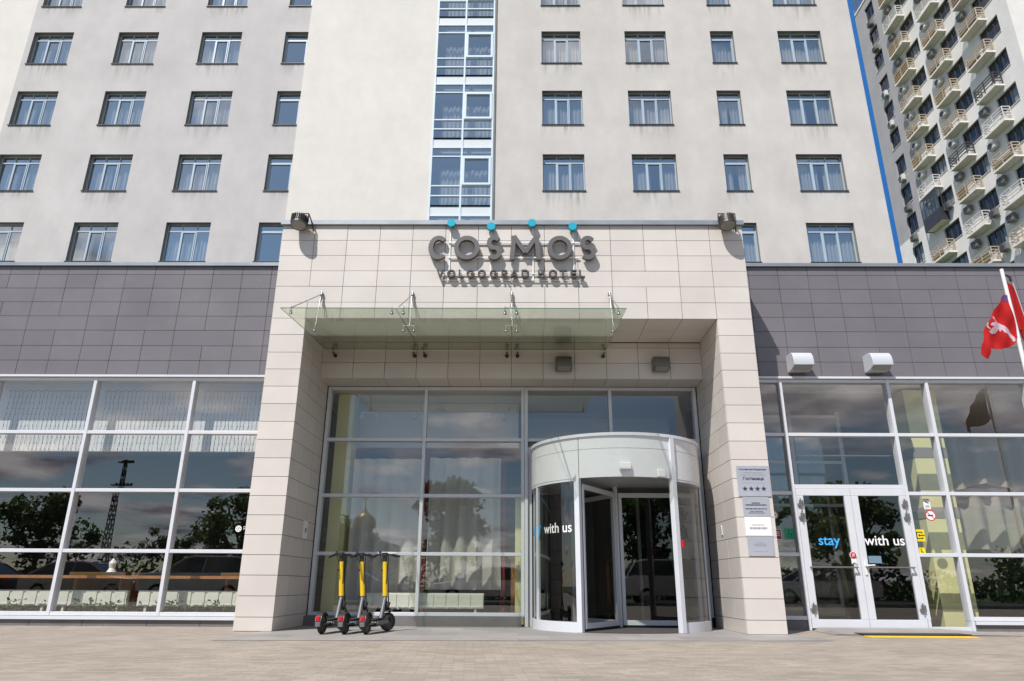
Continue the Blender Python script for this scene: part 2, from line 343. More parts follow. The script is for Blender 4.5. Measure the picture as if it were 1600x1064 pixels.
for x in (-29,-25.6,-21.9,-18.2,-14.5,-10.8,-3.9,-.8,3.6,7.3,10):  b.box(x-.08, x+.08, YT+.3, YT+5.5, 6.3, TOP)
b.build('tower_partition', ROOMW, H)
# windows
def curtain_mb(x0, x1, z0, z1, y, amp=.05, pitch=.16, gap=None, hem=0, seed=0):
    rnd = random.Random(seed); n = max(8, int((x1-x0)/pitch*8)); mb = MB(); rows = 6
    ph = [rnd.uniform(0, 6.28) for _ in range(4)]
    def P(i, j):
        u = i/n; x = x0+(x1-x0)*u; v = j/rows
        yy = y+amp*(sin(x/pitch*6.283+ph[0]+.6*sin(x*3+ph[1]))*(.55+.45*v)+.35*sin(x/pitch*2.2+ph[2]))
        zb = z0+hem*(.5+.5*sin(x*5.2+ph[3]))
        return (x+.02*sin(v*3+i)*v, yy, z1-(z1-zb)*v)
    k = len(mb.v)
    for j in range(rows+1):
        for i in range(n+1): mb.v.append(P(i, j))
    for j in range(rows):
        for i in range(n):
            q = j*(n+1)+i; mb.f.append((q, q+1, q+n+2, q+n+1))
    return mb
def make_window(x0, x1, z0, z1, y, n3=True, seed=0):
    f = MB(); t = .045; yd = y+DEP-.06; ye = y+DEP
    f.box(x0, x1, yd, ye, z0, z0+t); f.box(x0, x1, yd, ye, z1-t, z1); f.box(x0, x0+t, yd+.001, ye-.001, z0+t, z1-t); f.box(x1-t, x1, yd+.001, ye-.001, z0+t, z1-t)
    zt = z1-.34; f.box(x0+t, x1-t, yd+.002, ye-.002, zt, zt+.055)
    if n3:
        W = (x1-x0); 
        for q in (1/3, 2/3): xx = x0+W*q; f.box(xx-.026, xx+.026, yd+.003, ye-.003, z0+t, zt); f.box(xx-.02, xx+.02, yd+.003, ye-.003, zt+.055, z1-t)
        a, b_ = x0+W/3+.026, x0+2*W/3-.026; e = .038
        f.box(a, b_, yd-.02, ye-.004, z0+t, z0+t+e); f.box(a, b_, yd-.02, ye-.004, zt-e, zt); f.box(a, a+e, yd-.018, ye-.005, z0+t+e, zt-e); f.box(b_-e, b_, yd-.018, ye-.005, z0+t+e, zt-e)
    else:
        a, b_ = x0+t, x1-t; e = .05
        f.box(a, b_, yd-.02, ye-.004, z0+t, z0+t+e); f.box(a, b_, yd-.02, ye-.004, zt-e, zt); f.box(a, a+e, yd-.018, ye-.005, z0+t+e, zt-e); f.box(b_-e, b_, yd-.018, ye-.005, z0+t+e, zt-e)
    o = f.build('window', WINF, H)
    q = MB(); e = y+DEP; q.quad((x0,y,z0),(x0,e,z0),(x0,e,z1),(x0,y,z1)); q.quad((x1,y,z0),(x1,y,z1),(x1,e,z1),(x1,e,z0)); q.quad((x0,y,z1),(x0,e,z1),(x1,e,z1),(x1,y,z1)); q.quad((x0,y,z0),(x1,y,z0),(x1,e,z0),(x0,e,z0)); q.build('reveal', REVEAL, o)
    rq = random.Random(seed*3+1); ta, tb = rq.uniform(-.007,.007), rq.uniform(-.007,.007)
    g = MB(); g.quad((x0+.01,ye-.03-ta,z0+.01),(x1-.01,ye-.03+ta,z0+.01),(x1-.01,ye-.03+ta+tb,z1-.01),(x0+.01,ye-.03-ta+tb,z1-.01)); g.build('pane', GLASSB, o)
    s = MB(); s.box(x0-.03, x1+.03, y-.045, y+DEP-.062, z0-.022, z0+.004); s.build('sill', SILL, o)
    r = random.Random(seed); st = MB(); h_ = r.uniform(.5, 1.15); st.quad((x0-.1,y-.003,z0-.03-h_),(x1+.1,y-.003,z0-.03-h_),(x1+.1,y-.003,z0-.03),(x0-.1,y-.003,z0-.03)); st.build('water_stain', STAIN, o)
    if n3 or x0 > 0:
        W = x1-x0
        kind = r.random()
        if kind < .5: c = curtain_mb(x0-.1, x1+.1, z0-.7, z1+.12, y+DEP+.14, .035, .14, seed=seed)
        else:
            c = curtain_mb(x0-.1, x0+W*r.uniform(.38,.5), z0-.7, z1+.12, y+DEP+.14, .035, .13, seed=seed); d = curtain_mb(x0+W*r.uniform(.55,.66), x1+.1, z0-.7, z1+.12, y+DEP+.14, .035, .13, seed=seed+1)
            k = len(c.v); c.v += d.v; c.f += [tuple(i+k for i in q) for q in d.f]
        c.build('curtain', SHEER, o, smooth=True)
    return o
sd_ = 1
for cols in (colsL, colsR):
    for (a, b_) in cols:
        for z in FL:
            sd_ += 1
            if z < 12 or z > 27 or (a < -21 and z < 17): 
                if not (a > -21 and 11.9 < z < 27): 
                    g = MB(); g.quad((a,YT+DEP-.03,z),(b_,YT+DEP-.03,z),(b_,YT+DEP-.03,z+WH),(a,YT+DEP-.03,z+WH)); g.build('window', GLASSB, H); continue
            make_window(a, b_, z, z+WH, YT, (b_-a) > 1.3, sd_)
# stair glazing
SG = MB(); x0, x1 = -3.50, -1.04; xm = -2.27; yd, ye = YT-.15, YT-.03
SGp = MB(); SGl = []
def zlv(k): 
    o_ = 3.05*k
    return [14.41+o_, 14.85+o_, 15.29+o_, 16.62+o_, 17.03+o_, 17.46+o_]
SG.box(x0, x0+.07, yd, ye, 6.3, TOP); SG.box(x1-.07, x1, yd, ye, 6.3, TOP); SG.box(xm-.035, xm+.035, yd+.003, ye-.002, 6.3, TOP)
for k in range(-2, 5):
    L = zlv(k)
    for i, z in enumerate(L): SG.box(x0+.07, x1-.07, yd+.006, ye-.004, z-.027, z+.027)
    for (a, b_) in ((x0+.07, xm-.035), (xm+.035, x1-.07)):
        q = MB(); q.box(a, b_, yd+.03, ye-.02, L[4]+.027, L[5]-.027); SGl.append(q)
        SGp.quad((a,yd+.05,L[0]),(b_,yd+.05,L[0]),(b_,yd+.05,L[4]),(a,yd+.05,L[4]))
    a, b_ = xm+.035, x1-.07; z0_, z1_ = L[2]+.027, L[3]-.027; e = .09
    SG.box(a, b_, yd-.03, ye-.03, z0_, z0_+e); SG.box(a, b_, yd-.03, ye-.03, z1_-e, z1_); SG.box(a, a+e, yd-.028, ye-.03, z0_+e, z1_-e); SG.box(b_-e, b_, yd-.028, ye-.03, z0_+e, z1_-e)
sg = SG.build('stair_glazing', mat('stair_frame_white', (.62,.72,.80), .35), H); SGp.build('pane', GLASSB, sg); [q.build('spandrel_panel', PANELW, sg) for q in SGl]
for k in range(-1, 5):
    L = zlv(k); cur = curtain_mb(x0+.35, x1-.1, L[0]-.3, L[3]-.35, YT+.33, .05, .17, seed=50+k); cur.build('curtain', SHEER, sg, smooth=True)
# podium roof and wings
def cladding(mb, x0, x1, z0, z1, Y, tw, th, xoff, zoff, gap=.008, depth=.02, merge=.07, seed=1, axis='X', flip=1):
    rnd = random.Random(seed); zs = [z0]; z = zoff+math.floor((z0-zoff)/th+1e-6)*th
    while z < z1-1e-4:
        if z > z0+.02: zs.append(z)
        z += th
    zs.append(z1)
    for a, b_ in zip(zs, zs[1:]):
        xs = [x0]; x = xoff+math.floor((x0-xoff)/tw)*tw
        while x < x1-.03:
            if x > x0+.03 and rnd.random() > merge: xs.append(x)
            x += tw
        xs.append(x1)
        for c, d in zip(xs, xs[1:]):
            j = rnd.uniform(-.0015, .0015)
            if axis == 'X': mb.box(c+gap/2, d-gap/2, Y+j, Y+depth, a+gap/2, b_-gap/2)
            elif axis == 'Y': mb.box(min(Y+j,Y+depth*flip), max(Y+j,Y+depth*flip), c+gap/2, d-gap/2, a+gap/2, b_-gap/2)
            else: mb.box(c+gap/2, d-gap/2, a+gap/2, b_-gap/2, Y+j, Y+depth)
YW = 1.2
for (x0, x1, sd2, xo) in ((-15, -4.34, 3, -4.905), (4.07, 20, 4, 5.1)):
    b = MB(); cladding(b, x0, x1, 4.392, 6.66, YW, .58, .2945, xo, 4.392, seed=sd2, merge=.07); cl = b.build('wing_cladding', GREYT, H)
    b = MB(); b.box(x0, x1, YW+.02, YW+.35, 4.40, 6.64); b.build('backing', JOINT, cl)
    b = MB(); b.box(x0, x1+.0, YW-.05, YW+.42, 6.662, 6.70); b.box(x0, x1, YW-.05, YW-.03, 6.63, 6.661); b.build('parapet_cap', FLASH, H)
b = MB(); b.box(-15, 20, YW+.35, YT, 6.2, 6.45); b.build('podium_roof', ROOMD, H)
# portal: front tiles
PX0, PX1, IX0, IX1, PZ, LZ = -4.34, 4.07, -3.74, 3.46, 7.0, 5.072
b = MB()
cladding(b, PX0, PX1, LZ, 6.93, 0, .6, .3045, PX0+.6, .20, seed=5, merge=.08)
cladding(b, PX0, IX0, .0, LZ, 0, .6, .3045, PX0, .20, seed=6, merge=0); cladding(b, IX1, PX1, .0, LZ, 0, .62, .3045, IX1, .20, seed=7, merge=0)
pc = b.build('portal_front_cladding', TILE, H)
b = MB(); cladding(b, .022, 1.78, .0, LZ, IX0, .6, .3045, .022, .20, seed=8, merge=.1, axis='Y', flip=-1)
b.build('portal_side_cladding', TILE, H)
for y1, zt, X_, sd2, mg, fp in ((1.78, LZ, IX1, 9, .15, 1), (YW-.01, 6.93, PX0, 10, 0, 1), (YW-.01, 6.93, PX1, 11, 0, -1)):
    b = MB(); cladding(b, .022, y1, .0, zt, X_, .6, .3045, .022, .20, seed=sd2, merge=mg, axis='Y', flip=fp); b.build('portal_side_cladding', TILE, H)
b = MB(); cladding(b, IX0, IX1, .022, 1.20, LZ, .6, .6, PX0+.6, .022, seed=12, merge=.1, axis='Z')
cladding(b, IX0, IX1, 4.35, LZ-.005, 1.22, .6, .3045, PX0+.6, 4.355, seed=13, merge=.05)
cladding(b, IX0, IX1, 1.245, 1.80, 4.352, .6, .6, PX0+.6, 1.245, seed=14, merge=0, axis='Z')
b.build('recess_cladding', TILE, H)
b = MB(); b.box(PX0+.02, IX0-.02, .02, 1.9, 0, 6.90); b.box(IX1+.02, PX1-.02, .02, 1.9, 0, 6.90); b.box(IX0-.02, IX1+.02, .02, 1.24, LZ+.02, 6.90); b.box(IX0-.02, IX1+.02, 1.24, 4, 4.372, 6.9)
b.build('portal_core', JOINT, H)
b = MB(); b.box(PX0-.03, PX1+.03, -.05, 4.0, 6.94, 6.985); b.box(PX0-.03, PX1+.03, -.05, -.03, 6.90, 6.94); b.build('parapet_cap', FLASH, H)

# curtain walls
def curtain_wall(name, X0, X1, mull, levels, Y, mats, t=.06, d=.14, skip=None, header=True):
    """mull: x of mullions; levels: z of transoms (first is sill, last is head)"""
    f = MB(); z0, z1 = levels[0], levels[-1]
    for x in mull: f.box(x-t/2, x+t/2, Y-.03, Y+d, z0-t/2, z1+t/2)
    cw = None; xs = sorted([X0, *[m for m in mull if X0 < m < X1], X1])
    panes = []
    for i, z in enumerate(levels):
        for a, b_ in zip(xs, xs[1:]):
            if skip and skip((a+b_)/2, z, 'bar'): continue
            f.box(a+t/2, b_-t/2, Y-.022, Y+d-.01, z-t/2, z+t/2)
    cw = f.build(name, mats[0], H, bevel=.004)
    for a, b_ in zip(xs, xs[1:]):
        for c, e in zip(levels, levels[1:]):
            if skip and skip((a+b_)/2, (c+e)/2, 'pane'): continue
            g = MB(); th = random.uniform(-.002,.002); th2 = random.uniform(-.002,.002); y = Y+.05
            g.quad((a,y+th,c),(b_,y-th,c),(b_,y-th+th2,e),(a,y+th+th2,e)); g.build('pane', mats[1], cw)
    return cw
LV = [.19, 1.21, 2.25, 3.30, 4.31]
curtain_wall('curtain_wall', -15, PX0, [-9.82+1.865*i for i in range(-2, 3)], LV, YW, (ALU, GLASS))
b = MB(); b.box(-15, PX0-.003, YW-.07, YW-.031, 4.345, 4.385); b.box(-15, PX0-.003, YW-.05, YW+.1, .10, .155); b.build('wall_trim', ALU, H)
b = MB()
x = -15
while x < PX0-.01: 
    x2 = min(x+random.choice((.9,1.1,.55)), PX0-.004); b.box(x+.004, x2-.004, YW-.01, YW+.1, -.02, .098); x = x2
b.build('plinth', PLINT, H)
# centre
def skipc(x, z, k): 
    if x > .3: return z < 3.2 
    return False
cwm = curtain_wall('entrance_glazing', -3.69, 3.41, [-3.69, -1.80, .08, 3.41], LV, 1.8, (ALU, GLASS), skip=skipc)
f = MB(); f.box(1.77-.03, 1.77+.03, 1.77, 1.93, 3.33, 4.28); f.box(.115, .175, 1.74, 1.95, .0, 4.28);  f.build('mullion', ALU, cwm)
b = MB(); b.box(-3.74, .06, 1.62, 1.95, 0, .155); b.build('plinth', PLINT, H)
# right wing
MR = [4.87, 6.86, 7.58, 9.42, 11.3, 13.1]
def skipr(x, z, k):
    if 4.9 < x < 6.85: return z < 2.30
    if k == 'bar' and 6.86 < x < 7.58 and z < .3: return True
    return False
cwr = curtain_wall('curtain_wall', PX1, 15, MR, LV, YW, (ALU, GLASS), skip=skipr)
f = MB(); f.box(4.90, 6.83, YW-.025, YW+.13, 2.33, 2.40); f.box(6.89, 7.55, YW-.022, YW+.12, .0, .06); f.box(6.835, 6.885, YW-.028, YW+.138, .0, .16); f.box(7.555, 7.605, YW-.028, YW+.138, .0, .16); f.box(4.845, 4.895, YW-.028, YW+.138, .0, .16)
f.box(5.0, 6.72, YW+.002, YW+.11, 3.285-.36, 3.285-.36+.001); f.build('door_head', ALU, cwr)
g = MB(); g.quad((6.88,YW+.05,.05),(7.56,YW+.05,.05),(7.56,YW+.05,.2),(6.88,YW+.05,.2)); g.build('pane', GLASS, cwr)
b = MB(); b.box(PX1+.003, 15, YW-.07, YW-.031, 4.345, 4.385); b.box(7.62, 15, YW-.05, YW+.1, .10, .155); b.build('wall_trim', ALU, H)
b = MB(); b.box(7.62, 15, YW-.01, YW+.1, -.02, .098); b.box(PX1, 4.84, YW-.01, YW+.1, -.02, .155);  b.build('plinth', PLINT, H)
# doors
for (a, b_, side) in ((4.905, 5.862, 'L'), (5.868, 6.825, 'R')):
    f = MB(); z0, z1 = .03, 2.325; tt = .12; y0, y1 = YW-.035, YW+.03
    f.box(a, b_, y0, y1, z0, z0+.14); f.box(a, b_, y0, y1, z1-tt, z1); f.box(a, a+tt, y0+.001, y1-.001, z0+.14, z1-tt); f.box(b_-tt, b_, y0+.001, y1-.001, z0+.14, z1-tt)
    d = f.build('glass_door', ALU, H, bevel=.006)
    g = MB(); g.quad((a+.1,YW,z0+.1),(b_-.1,YW,z0+.1),(b_-.1,YW,z1-.1),(a+.1,YW,z1-.1)); g.build('pane', GLASSD, d)
    g = MB(); g.path([(a+tt-.03,YW-.03,1.0),(a+tt-.03,YW-.10,1.0),(b_-tt+.03,YW-.10,1.0),(b_-tt+.03,YW-.03,1.0)], .013); g.build('push_bar', STEEL, d)
    hx = a+.05 if side == 'L' else b_-.05
    for hz in (.30, 1.80, 2.02):
        g = MB(); g.box(hx-.05, hx+.04, y0-.03, y0-.002, hz, hz+.045); g.box(hx-.02, hx+.05, y0-.03, y0-.002, hz+.055, hz+.10); g.tube((hx,y0-.03,hz-.03), (hx,y0-.03,hz+.13), .012); g.build('hinge', STEEL, d)
    if side == 'R':
        g = MB(); g.box(a+.04, a+.08, y0-.015, y0-.002, .88, 1.10); g.tube((a+.06,y0-.01,1.03), (a+.06,y0-.06,1.03), .012); g.tube((a+.06,y0-.06,1.03), (a+.20,y0-.06,1.035), .013); g.build('handle', WHITEM, d)
# interior shell
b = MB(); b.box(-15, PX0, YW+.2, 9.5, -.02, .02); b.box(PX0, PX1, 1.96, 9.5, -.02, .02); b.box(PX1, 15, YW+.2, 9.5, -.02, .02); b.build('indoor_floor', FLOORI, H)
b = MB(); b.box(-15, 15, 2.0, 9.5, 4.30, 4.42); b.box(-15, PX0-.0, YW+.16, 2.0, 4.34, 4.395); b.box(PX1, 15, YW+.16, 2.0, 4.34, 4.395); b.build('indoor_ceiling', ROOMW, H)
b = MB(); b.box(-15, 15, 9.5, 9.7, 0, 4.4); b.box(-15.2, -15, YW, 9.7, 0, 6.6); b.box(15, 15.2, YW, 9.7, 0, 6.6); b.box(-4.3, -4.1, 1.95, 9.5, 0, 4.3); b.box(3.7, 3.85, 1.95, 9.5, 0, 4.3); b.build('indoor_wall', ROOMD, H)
# bulkhead behind the left glazing
b = MB(); b.box(-15, -4.36, YW+.38, YW+.48, 3.02, 4.335); b.build('indoor_bulkhead', mat('bulkhead_white', (.62,.62,.60), .8, var=.04), H)
b = MB(); b.box(-3.4, 0, 2.9, 3.1, 3.35, 4.29); b.box(.2, 3.4, 4.2, 4.4, 3.35, 4.29); b.build('indoor_beam', ROOMW, H)
# columns inside
b = MB(); b.box(7.42, 8.03, 1.72, 2.4, .02, 4.29); cy = b.build('indoor_column', YEL, H)
b = MB(); b.box(7.412, 8.038, 1.712, 2.408, 2.98, 3.17); b.box(7.41, 8.04, 1.71, 2.41, 1.88, 2.07); b.build('column_band', mat('band_grey', (.22,.21,.17), .8), cy)
b = MB(); b.box(-3.60, -3.28, 2.15, 2.6, .02, 4.29); b.build('indoor_column', YEL, H)
b = MB(); b.box(-.06, .10, 2.05, 2.25, .02, 2.3); b.build('indoor_column', YEL, H)
# inner lobby partition
f = MB(); Yp = 3.6
for x in (4.7, 5.9, 6.95): f.box(x-.04, x+.04, Yp, Yp+.08, .02, 4.3)
for z in (2.3, 3.2, 4.2): f.box(4.2, 6.91, Yp+.01, Yp+.07, z-.03, z+.03)
pp = f.build('lobby_partition', ALU, H); g = MB(); g.quad((4.2,Yp+.04,.02),(6.95,Yp+.04,.02),(6.95,Yp+.04,4.25),(4.2,Yp+.04,4.25)); g.build('pane', GLASS, pp)
f = MB(); 
for x in (1.2, 2.5): f.box(x-.03, x+.03, 3.6, 3.68, .02, 2.5)
f.box(.2, 3.5, 3.6, 3.68, 2.5, 2.56); f.build('lobby_partition', ALUG, H)

# ------------------------------------------------------------------ things inside, near the glass
def radiator(x0, x1, z0, z1, y, label):
    r = empty('radiator', ((x0+x1)/2, y, 0), label, 'radiator', 'radiators below the windows'); cx = (x0+x1)/2
    m = MB(); m.box(x0-cx, x1-cx, -.04, .05, z0, z1); n = int((x1-x0)/.22)
    for i in range(n): xx = x0-cx+(i+.5)*(x1-x0)/n; m.box(xx-.10, xx+.10, -.055, -.04, z0+.02, z1-.02)
    m.build('panel', RADI, r, bevel=.006)
    for s in (x0-cx+.15, x1-cx-.15):
        m = MB(); m.box(s-.02, s+.02, -.02, .02, .02, z0); m.build('leg', RADI, r)
radiator(-9.9, -8.2, .30, .56, 1.62, 'low cream radiator at the far left edge behind the left wing glass')
radiator(-8.13, -6.87, .30, .56, 1.62, 'low cream radiator behind the middle bay of the left wing glass')
radiator(-6.68, -4.75, .30, .56, 1.62, 'low cream radiator beside the left portal pier, behind the glass')
radiator(-2.85, -.62, .28, .54, 2.02, 'long cream radiator behind the scooters, inside the portal window')
radiator(9.1, 10.4, .38, .66, 1.9, 'cream radiator below the dark curtain in the right wing')
m = MB(); m.box(-10.5, -4.5, 1.72, 2.05, .76, .81); ba = m.build('window_counter', WOOD); tag(ba, 'orange wooden counter running along the bottom of the left wing windows', 'counter')
for (x, l) in ((-8.6,'low dark shrub in the left bay of the left wing window'), (-7.5,'low dark shrub in front of the middle cream radiator, left of centre'), (-6.9,'low dark shrub at the right end of the middle cream radiator'), (-5.9,'low dark shrub in front of the radiator nearest the portal pier'), (-5.2,'low dark shrub closest to the left portal pier, inside the glass')):
    rnd = random.Random(int(x*10)); p = empty('potted_plant', (x, 1.45, .02), l, 'plant', 'plants along the left wing windows'); m = MB()
    for i in range(130):
        a = rnd.uniform(0, 6.28); r_ = rnd.uniform(0, .42); h = rnd.uniform(.1, .30+.12*rnd.random()); c = Vector((r_*cos(a), .18*sin(a), h)); s = rnd.uniform(.02, .045)
        u = Vector((rnd.uniform(-1,1), rnd.uniform(-1,1), rnd.uniform(-1,1))).normalized(); v = u.orthogonal().normalized(); m.quad(c-u*s, c-v*s*.5, c+u*s, c+v*s*.5)
    m.build('leaves', LEAF, p); m = MB()
    for i in range(9): m.tube((rnd.uniform(-.05,.05), 0, 0), (rnd.uniform(-.4,.4), rnd.uniform(-.12,.12), rnd.uniform(.15,.36)), .006, .002, n=5)
    m.build('stem', BARK, p)
for i, (a, b_, l) in enumerate(((-9.75,-8.05,'curtain of thin hanging light strings at the top of the leftmost window bay'), (-7.9,-6.2,'curtain of thin hanging light strings at the top of the middle left wing bay'), (-6.0,-4.45,'curtain of thin hanging light strings in the bay beside the portal'))):
    rnd = random.Random(i+40); t = empty('light_strings', ((a+b_)/2, 1.45, 4.15), l, 'string lights', 'light strings behind the left wing glass'); cx = (a+b_)/2
    m = MB(); n = 21; prev = None
    for k in range(n*2+1):
        p = Vector((a-cx+(b_-a)*k/(n*2), 0, .03*abs(sin(k*.8))-.02))
        if prev is not None: m.tube(prev, p, .0035, n=4)
        prev = p
    for k in range(n):
        x = a-cx+(b_-a)*(k+.5)/n; z = 0; pt = Vector((x,0,0)); L_ = rnd.uniform(.9, 1.3)
        while z > -L_:
            z -= .11; q = Vector((x+rnd.uniform(-.014,.014), rnd.uniform(-.01,.01), z)); m.tube(pt, q, .0028, n=4); m.tube(q, q+Vector((.01,0,-.03)), .005, n=4); pt = q
    m.build('wire', BLKP, t)
# tables with folded napkins in the restaurant
for (x, l) in ((-7.75,'restaurant table with white folded napkin, middle bay of the left wing'), (-4.95,'restaurant table with white folded napkin, nearest the portal pier')):
    t = empty('table', (x, 2.45, .02), l, 'table', 'restaurant tables in the left wing'); m = MB(); m.box(-.5, .5, -.35, .35, .80, .84); m.build('tabletop', WOOD, t)
    m = MB(); m.box(-.52, .52, -.37, .37, .842, .852); m.box(-.52, .52, -.375, -.37, .78, .85); m.build('tablecloth', mat('table_cloth_yellow', (.55,.38,.12), .8), t)
    for s in (-.42, .42):
        m = MB(); m.box(s-.03, s+.03, -.3, .3, 0, .80); m.build('leg', WOOD, t)
    o = MB(); o.lathe([(.0,.0),(.09,.0),(.05,.07),(.07,.16),(.02,.24),(0,.25)], n=10); n_ = o.build('folded_napkin', WHITEM, smooth=True); n_.location = (x+.1, 2.35, .874)
    tag(n_, 'white folded napkin standing on the table ' + ('in the middle bay' if x < -7 else 'beside the portal pier'), 'napkin', 'folded napkins')
def curtain_thing(name, x0, x1, z0, z1, y, mt, label, amp=.07, pitch=.3, hem=0, seed=1):
    c = curtain_mb(0, x1-x0, z0-z1, 0, 0, amp, pitch, seed=seed, hem=hem).build(name, mt, smooth=True); c.location = (x0, y, z1); tag(c, label, 'curtain')
    return c
curtain_thing('curtain', -3.2, -1.87, .25, 3.0, 2.2, SHEER, 'white sheer curtain behind the left pane beside the portal pier', seed=2, amp=.05)
curtain_thing('curtain', -1.72, -.34, .60, 3.02, 2.2, SHEER, 'white sheer curtain hanging behind the middle of the portal glazing', seed=5, hem=.0, amp=.07)
curtain_thing('curtain', -1.84, -1.74, .2, 3.0, 2.33, REDC, 'narrow dark red curtain strip between the two white sheers', amp=.02, pitch=.1)
curtain_thing('curtain', -.34, -.24, .2, 3.0, 2.33, REDC, 'narrow dark red curtain strip at the right end of the sheers', amp=.02, pitch=.1)
curtain_thing('curtain', 8.3, 10.6, 2.45, 3.45, 2.25, DCURT, 'upper swag of the dark satin curtain in the right wing', seed=8, amp=.09, pitch=.42, hem=.12)
curtain_thing('curtain', 8.2, 11.0, 1.25, 2.5, 2.38, DCURT, 'lower swag of the dark satin curtain in the right wing', seed=9, amp=.09, pitch=.42, hem=.12)
m = MB(); m.box(-.14, .02, 2.4, 2.55, .02, 1.15); m.box(-.18, .06, 2.36, 2.59, 1.15, 1.2); tag(m.build('wooden_stand', WOOD), 'orange brown wooden stand inside the portal window near the revolving door', 'stand')
for x, l in ((-3.0,'ceiling spotlight nearest the left pier, inside the portal window'), (-1.95,'ceiling spotlight in the middle, inside the portal window'), (-.45,'ceiling spotlight nearest the revolving door, inside the portal window')):
    t = empty('ceiling_spotlight', (x, 2.25, 4.30), l, 'spotlight', 'spotlights behind the portal window'); m = MB(); m.tube((0,0,-.002), (0,0,-.36), .008); m.box(-.16, .16, -.012, .012, -.38, -.36); m.build('stem', ALUG, t)
    for q in (-.14, .14): m = MB(); m.tube((q,0,-.38), (q+.02,-.05,-.50), .035, .045, n=14); m.build('lamp_head', ALU, t)

# ------------------------------------------------------------------ hotel sign: stroked block letters
def ribbon(mb, pts, wd, y0, y1, closed=False, M=None):
    n = len(pts); L_, R_ = [], []
    P = [Vector((p[0], p[1])) for p in pts]
    for i in range(n):
        a = P[i-1] if (i > 0 or closed) else None; b_ = P[(i+1) % n] if (i < n-1 or closed) else None
        d1 = (P[i]-a).normalized() if a is not None else (b_-P[i]).normalized(); d2 = (b_-P[i]).normalized() if b_ is not None else d1
        t = (d1+d2).normalized(); nn = Vector((-t.y, t.x)); k = min(2.2, 1/max(.3, nn.dot(Vector((-d1.y, d1.x)))))
        L_.append(P[i]+nn*wd/2*k); R_.append(P[i]-nn*wd/2*k)
    if closed:
        L_.append(L_[0]); R_.append(R_[0])
    for i in range(len(L_)-1):
        mb.prism([tuple(L_[i]), tuple(L_[i+1]), tuple(R_[i+1]), tuple(R_[i])], y0, y1)
def arc(cx, cz, rx, rz, a0, a1, n=20): return [(cx+rx*cos(radians(a0+(a1-a0)*i/n)), cz+rz*sin(radians(a0+(a1-a0)*i/n))) for i in range(n+1)]
def glyph(ch, w_, h, s):
    r = w_/2-s/2; rz = h/2-s/2; c = w_/2; m = h/2
    if ch == 'C': return [(arc(c, m, r, rz, 48, 312, 28), False)]
    if ch == 'O': return [(arc(c, m, r, rz, 0, 360, 36)[:-1], True)]
    if ch == 'G': return [(arc(c, m, r, rz, 45, 345, 28)+[(w_-s/2, m), (c+.05*w_, m)], False)]
    if ch == 'S':
        q = rz/2; a = arc(c, m+q, r*.86, q, 35, 270, 16); b_ = arc(c, m-q, r*.86, q, 90, -145, 16); return [(a+b_[1:], False)]
    if ch == 'M': return [([(s*.55, 0), (s*1.0, h)], False), ([(s*.95, h-.002), (c, h*.30)], False), ([(c, h*.30), (w_-s*.95, h-.002)], False), ([(w_-s*1.0, h), (w_-s*.55, 0)], False)]
    if ch == 'V': return [([(s/2, h), (c, s*.3)], False), ([(c, s*.3), (w_-s/2, h)], False)]
    if ch == 'A': return [([(s/2, 0), (c, h-s*.2)], False), ([(c, h-s*.2), (w_-s/2, 0)], False), ([(w_*.25, h*.3), (w_*.75, h*.3)], False)]
    if ch == 'L': return [([(s/2, h), (s/2, s/2), (w_, s/2)], False)]
    if ch == 'T': return [([(0, h-s/2), (w_, h-s/2)], False), ([(c, h-s), (c, 0)], False)]
    if ch == 'H': return [([(s/2, 0), (s/2, h)], False), ([(w_-s/2, 0), (w_-s/2, h)], False), ([(s, m), (w_-s, m)], False)]
    if ch == 'E': return [([(w_, s/2), (s/2, s/2), (s/2, h-s/2), (w_, h-s/2)], False), ([(s, m), (w_*.9, m)], False)]
    if ch == 'D': return [([(s/2, s/2), (s/2, h-s/2), (c, h-s/2)]+arc(c, m, r, rz, 90, -90, 12)+[(s/2, s/2)], False)]
    if ch == 'R': return [([(s/2, 0), (s/2, h-s/2), (c, h-s/2)]+arc(c, h*.72-s*.1, r, h*.28-s*.4, 90, -90, 8)[1:]+[(s, h*.44)], False), ([(c, h*.44), (w_-s/2, 0)], False)]
SX0, SXK = -1.63, .01153
def sx(px): return SX0+(px-669.6)*SXK
sign = empty('hotel_sign', (0,-.05,6.345), 'dark grey raised letters COSMOS over VOLGOGRAD HOTEL with four cyan dots, on white rails', 'sign')
def letter(ch, px0, px1, z0, z1, s, yb, yf, nm):
    w_ = sx(px1)-sx(px0); h = z1-z0; m = MB()
    for k, (pts, cl) in enumerate(glyph(ch, w_, h, s)):
        pts = [(x+sx(px0), z+z0-6.3) for x, z in pts]; ribbon(m, pts, s, yf-.0007*k, yb+.0007*k, cl)
    return m.build(nm, SIGNG, sign)
for ch, a, b_ in (('C',669.6,701.5), ('O',709.6,749.4), ('S',759.5,785), ('M',796,845.5), ('O',855.4,893.7), ('S',905.5,931.5)): letter(ch, a, b_, 6.115, 6.585, .082, .01, -.07, 'letter')
for ch, a, b_ in zip('VOLGOGRADHOTEL', (683.8,700,718,730,747.5,766,784,797.5,815,840.5,857,873.5,890.5,904), (695,713,726,742.6,760,778.5,793.5,810,827,850.5,870,884.5,900,912.5)): letter(ch, a, b_, 5.775, 5.925, .029, .01, -.045, 'letter').data.materials[0] = SIGND
for px, z in ((704,6.85),(767,6.78),(831.4,6.85),(895.4,6.78)):
    m = MB(); m.tube((sx(px),-.075,z-6.3), (sx(px),.0,z-6.3), .074, n=28); d = m.build('dot', CYAN, sign, smooth=True)
    m = MB(); m.tube((sx(px),.0,z-6.3), (sx(px),.004,z-6.3), .076, n=28); m.build('dot_backing', SIGNS, d)
m = MB()
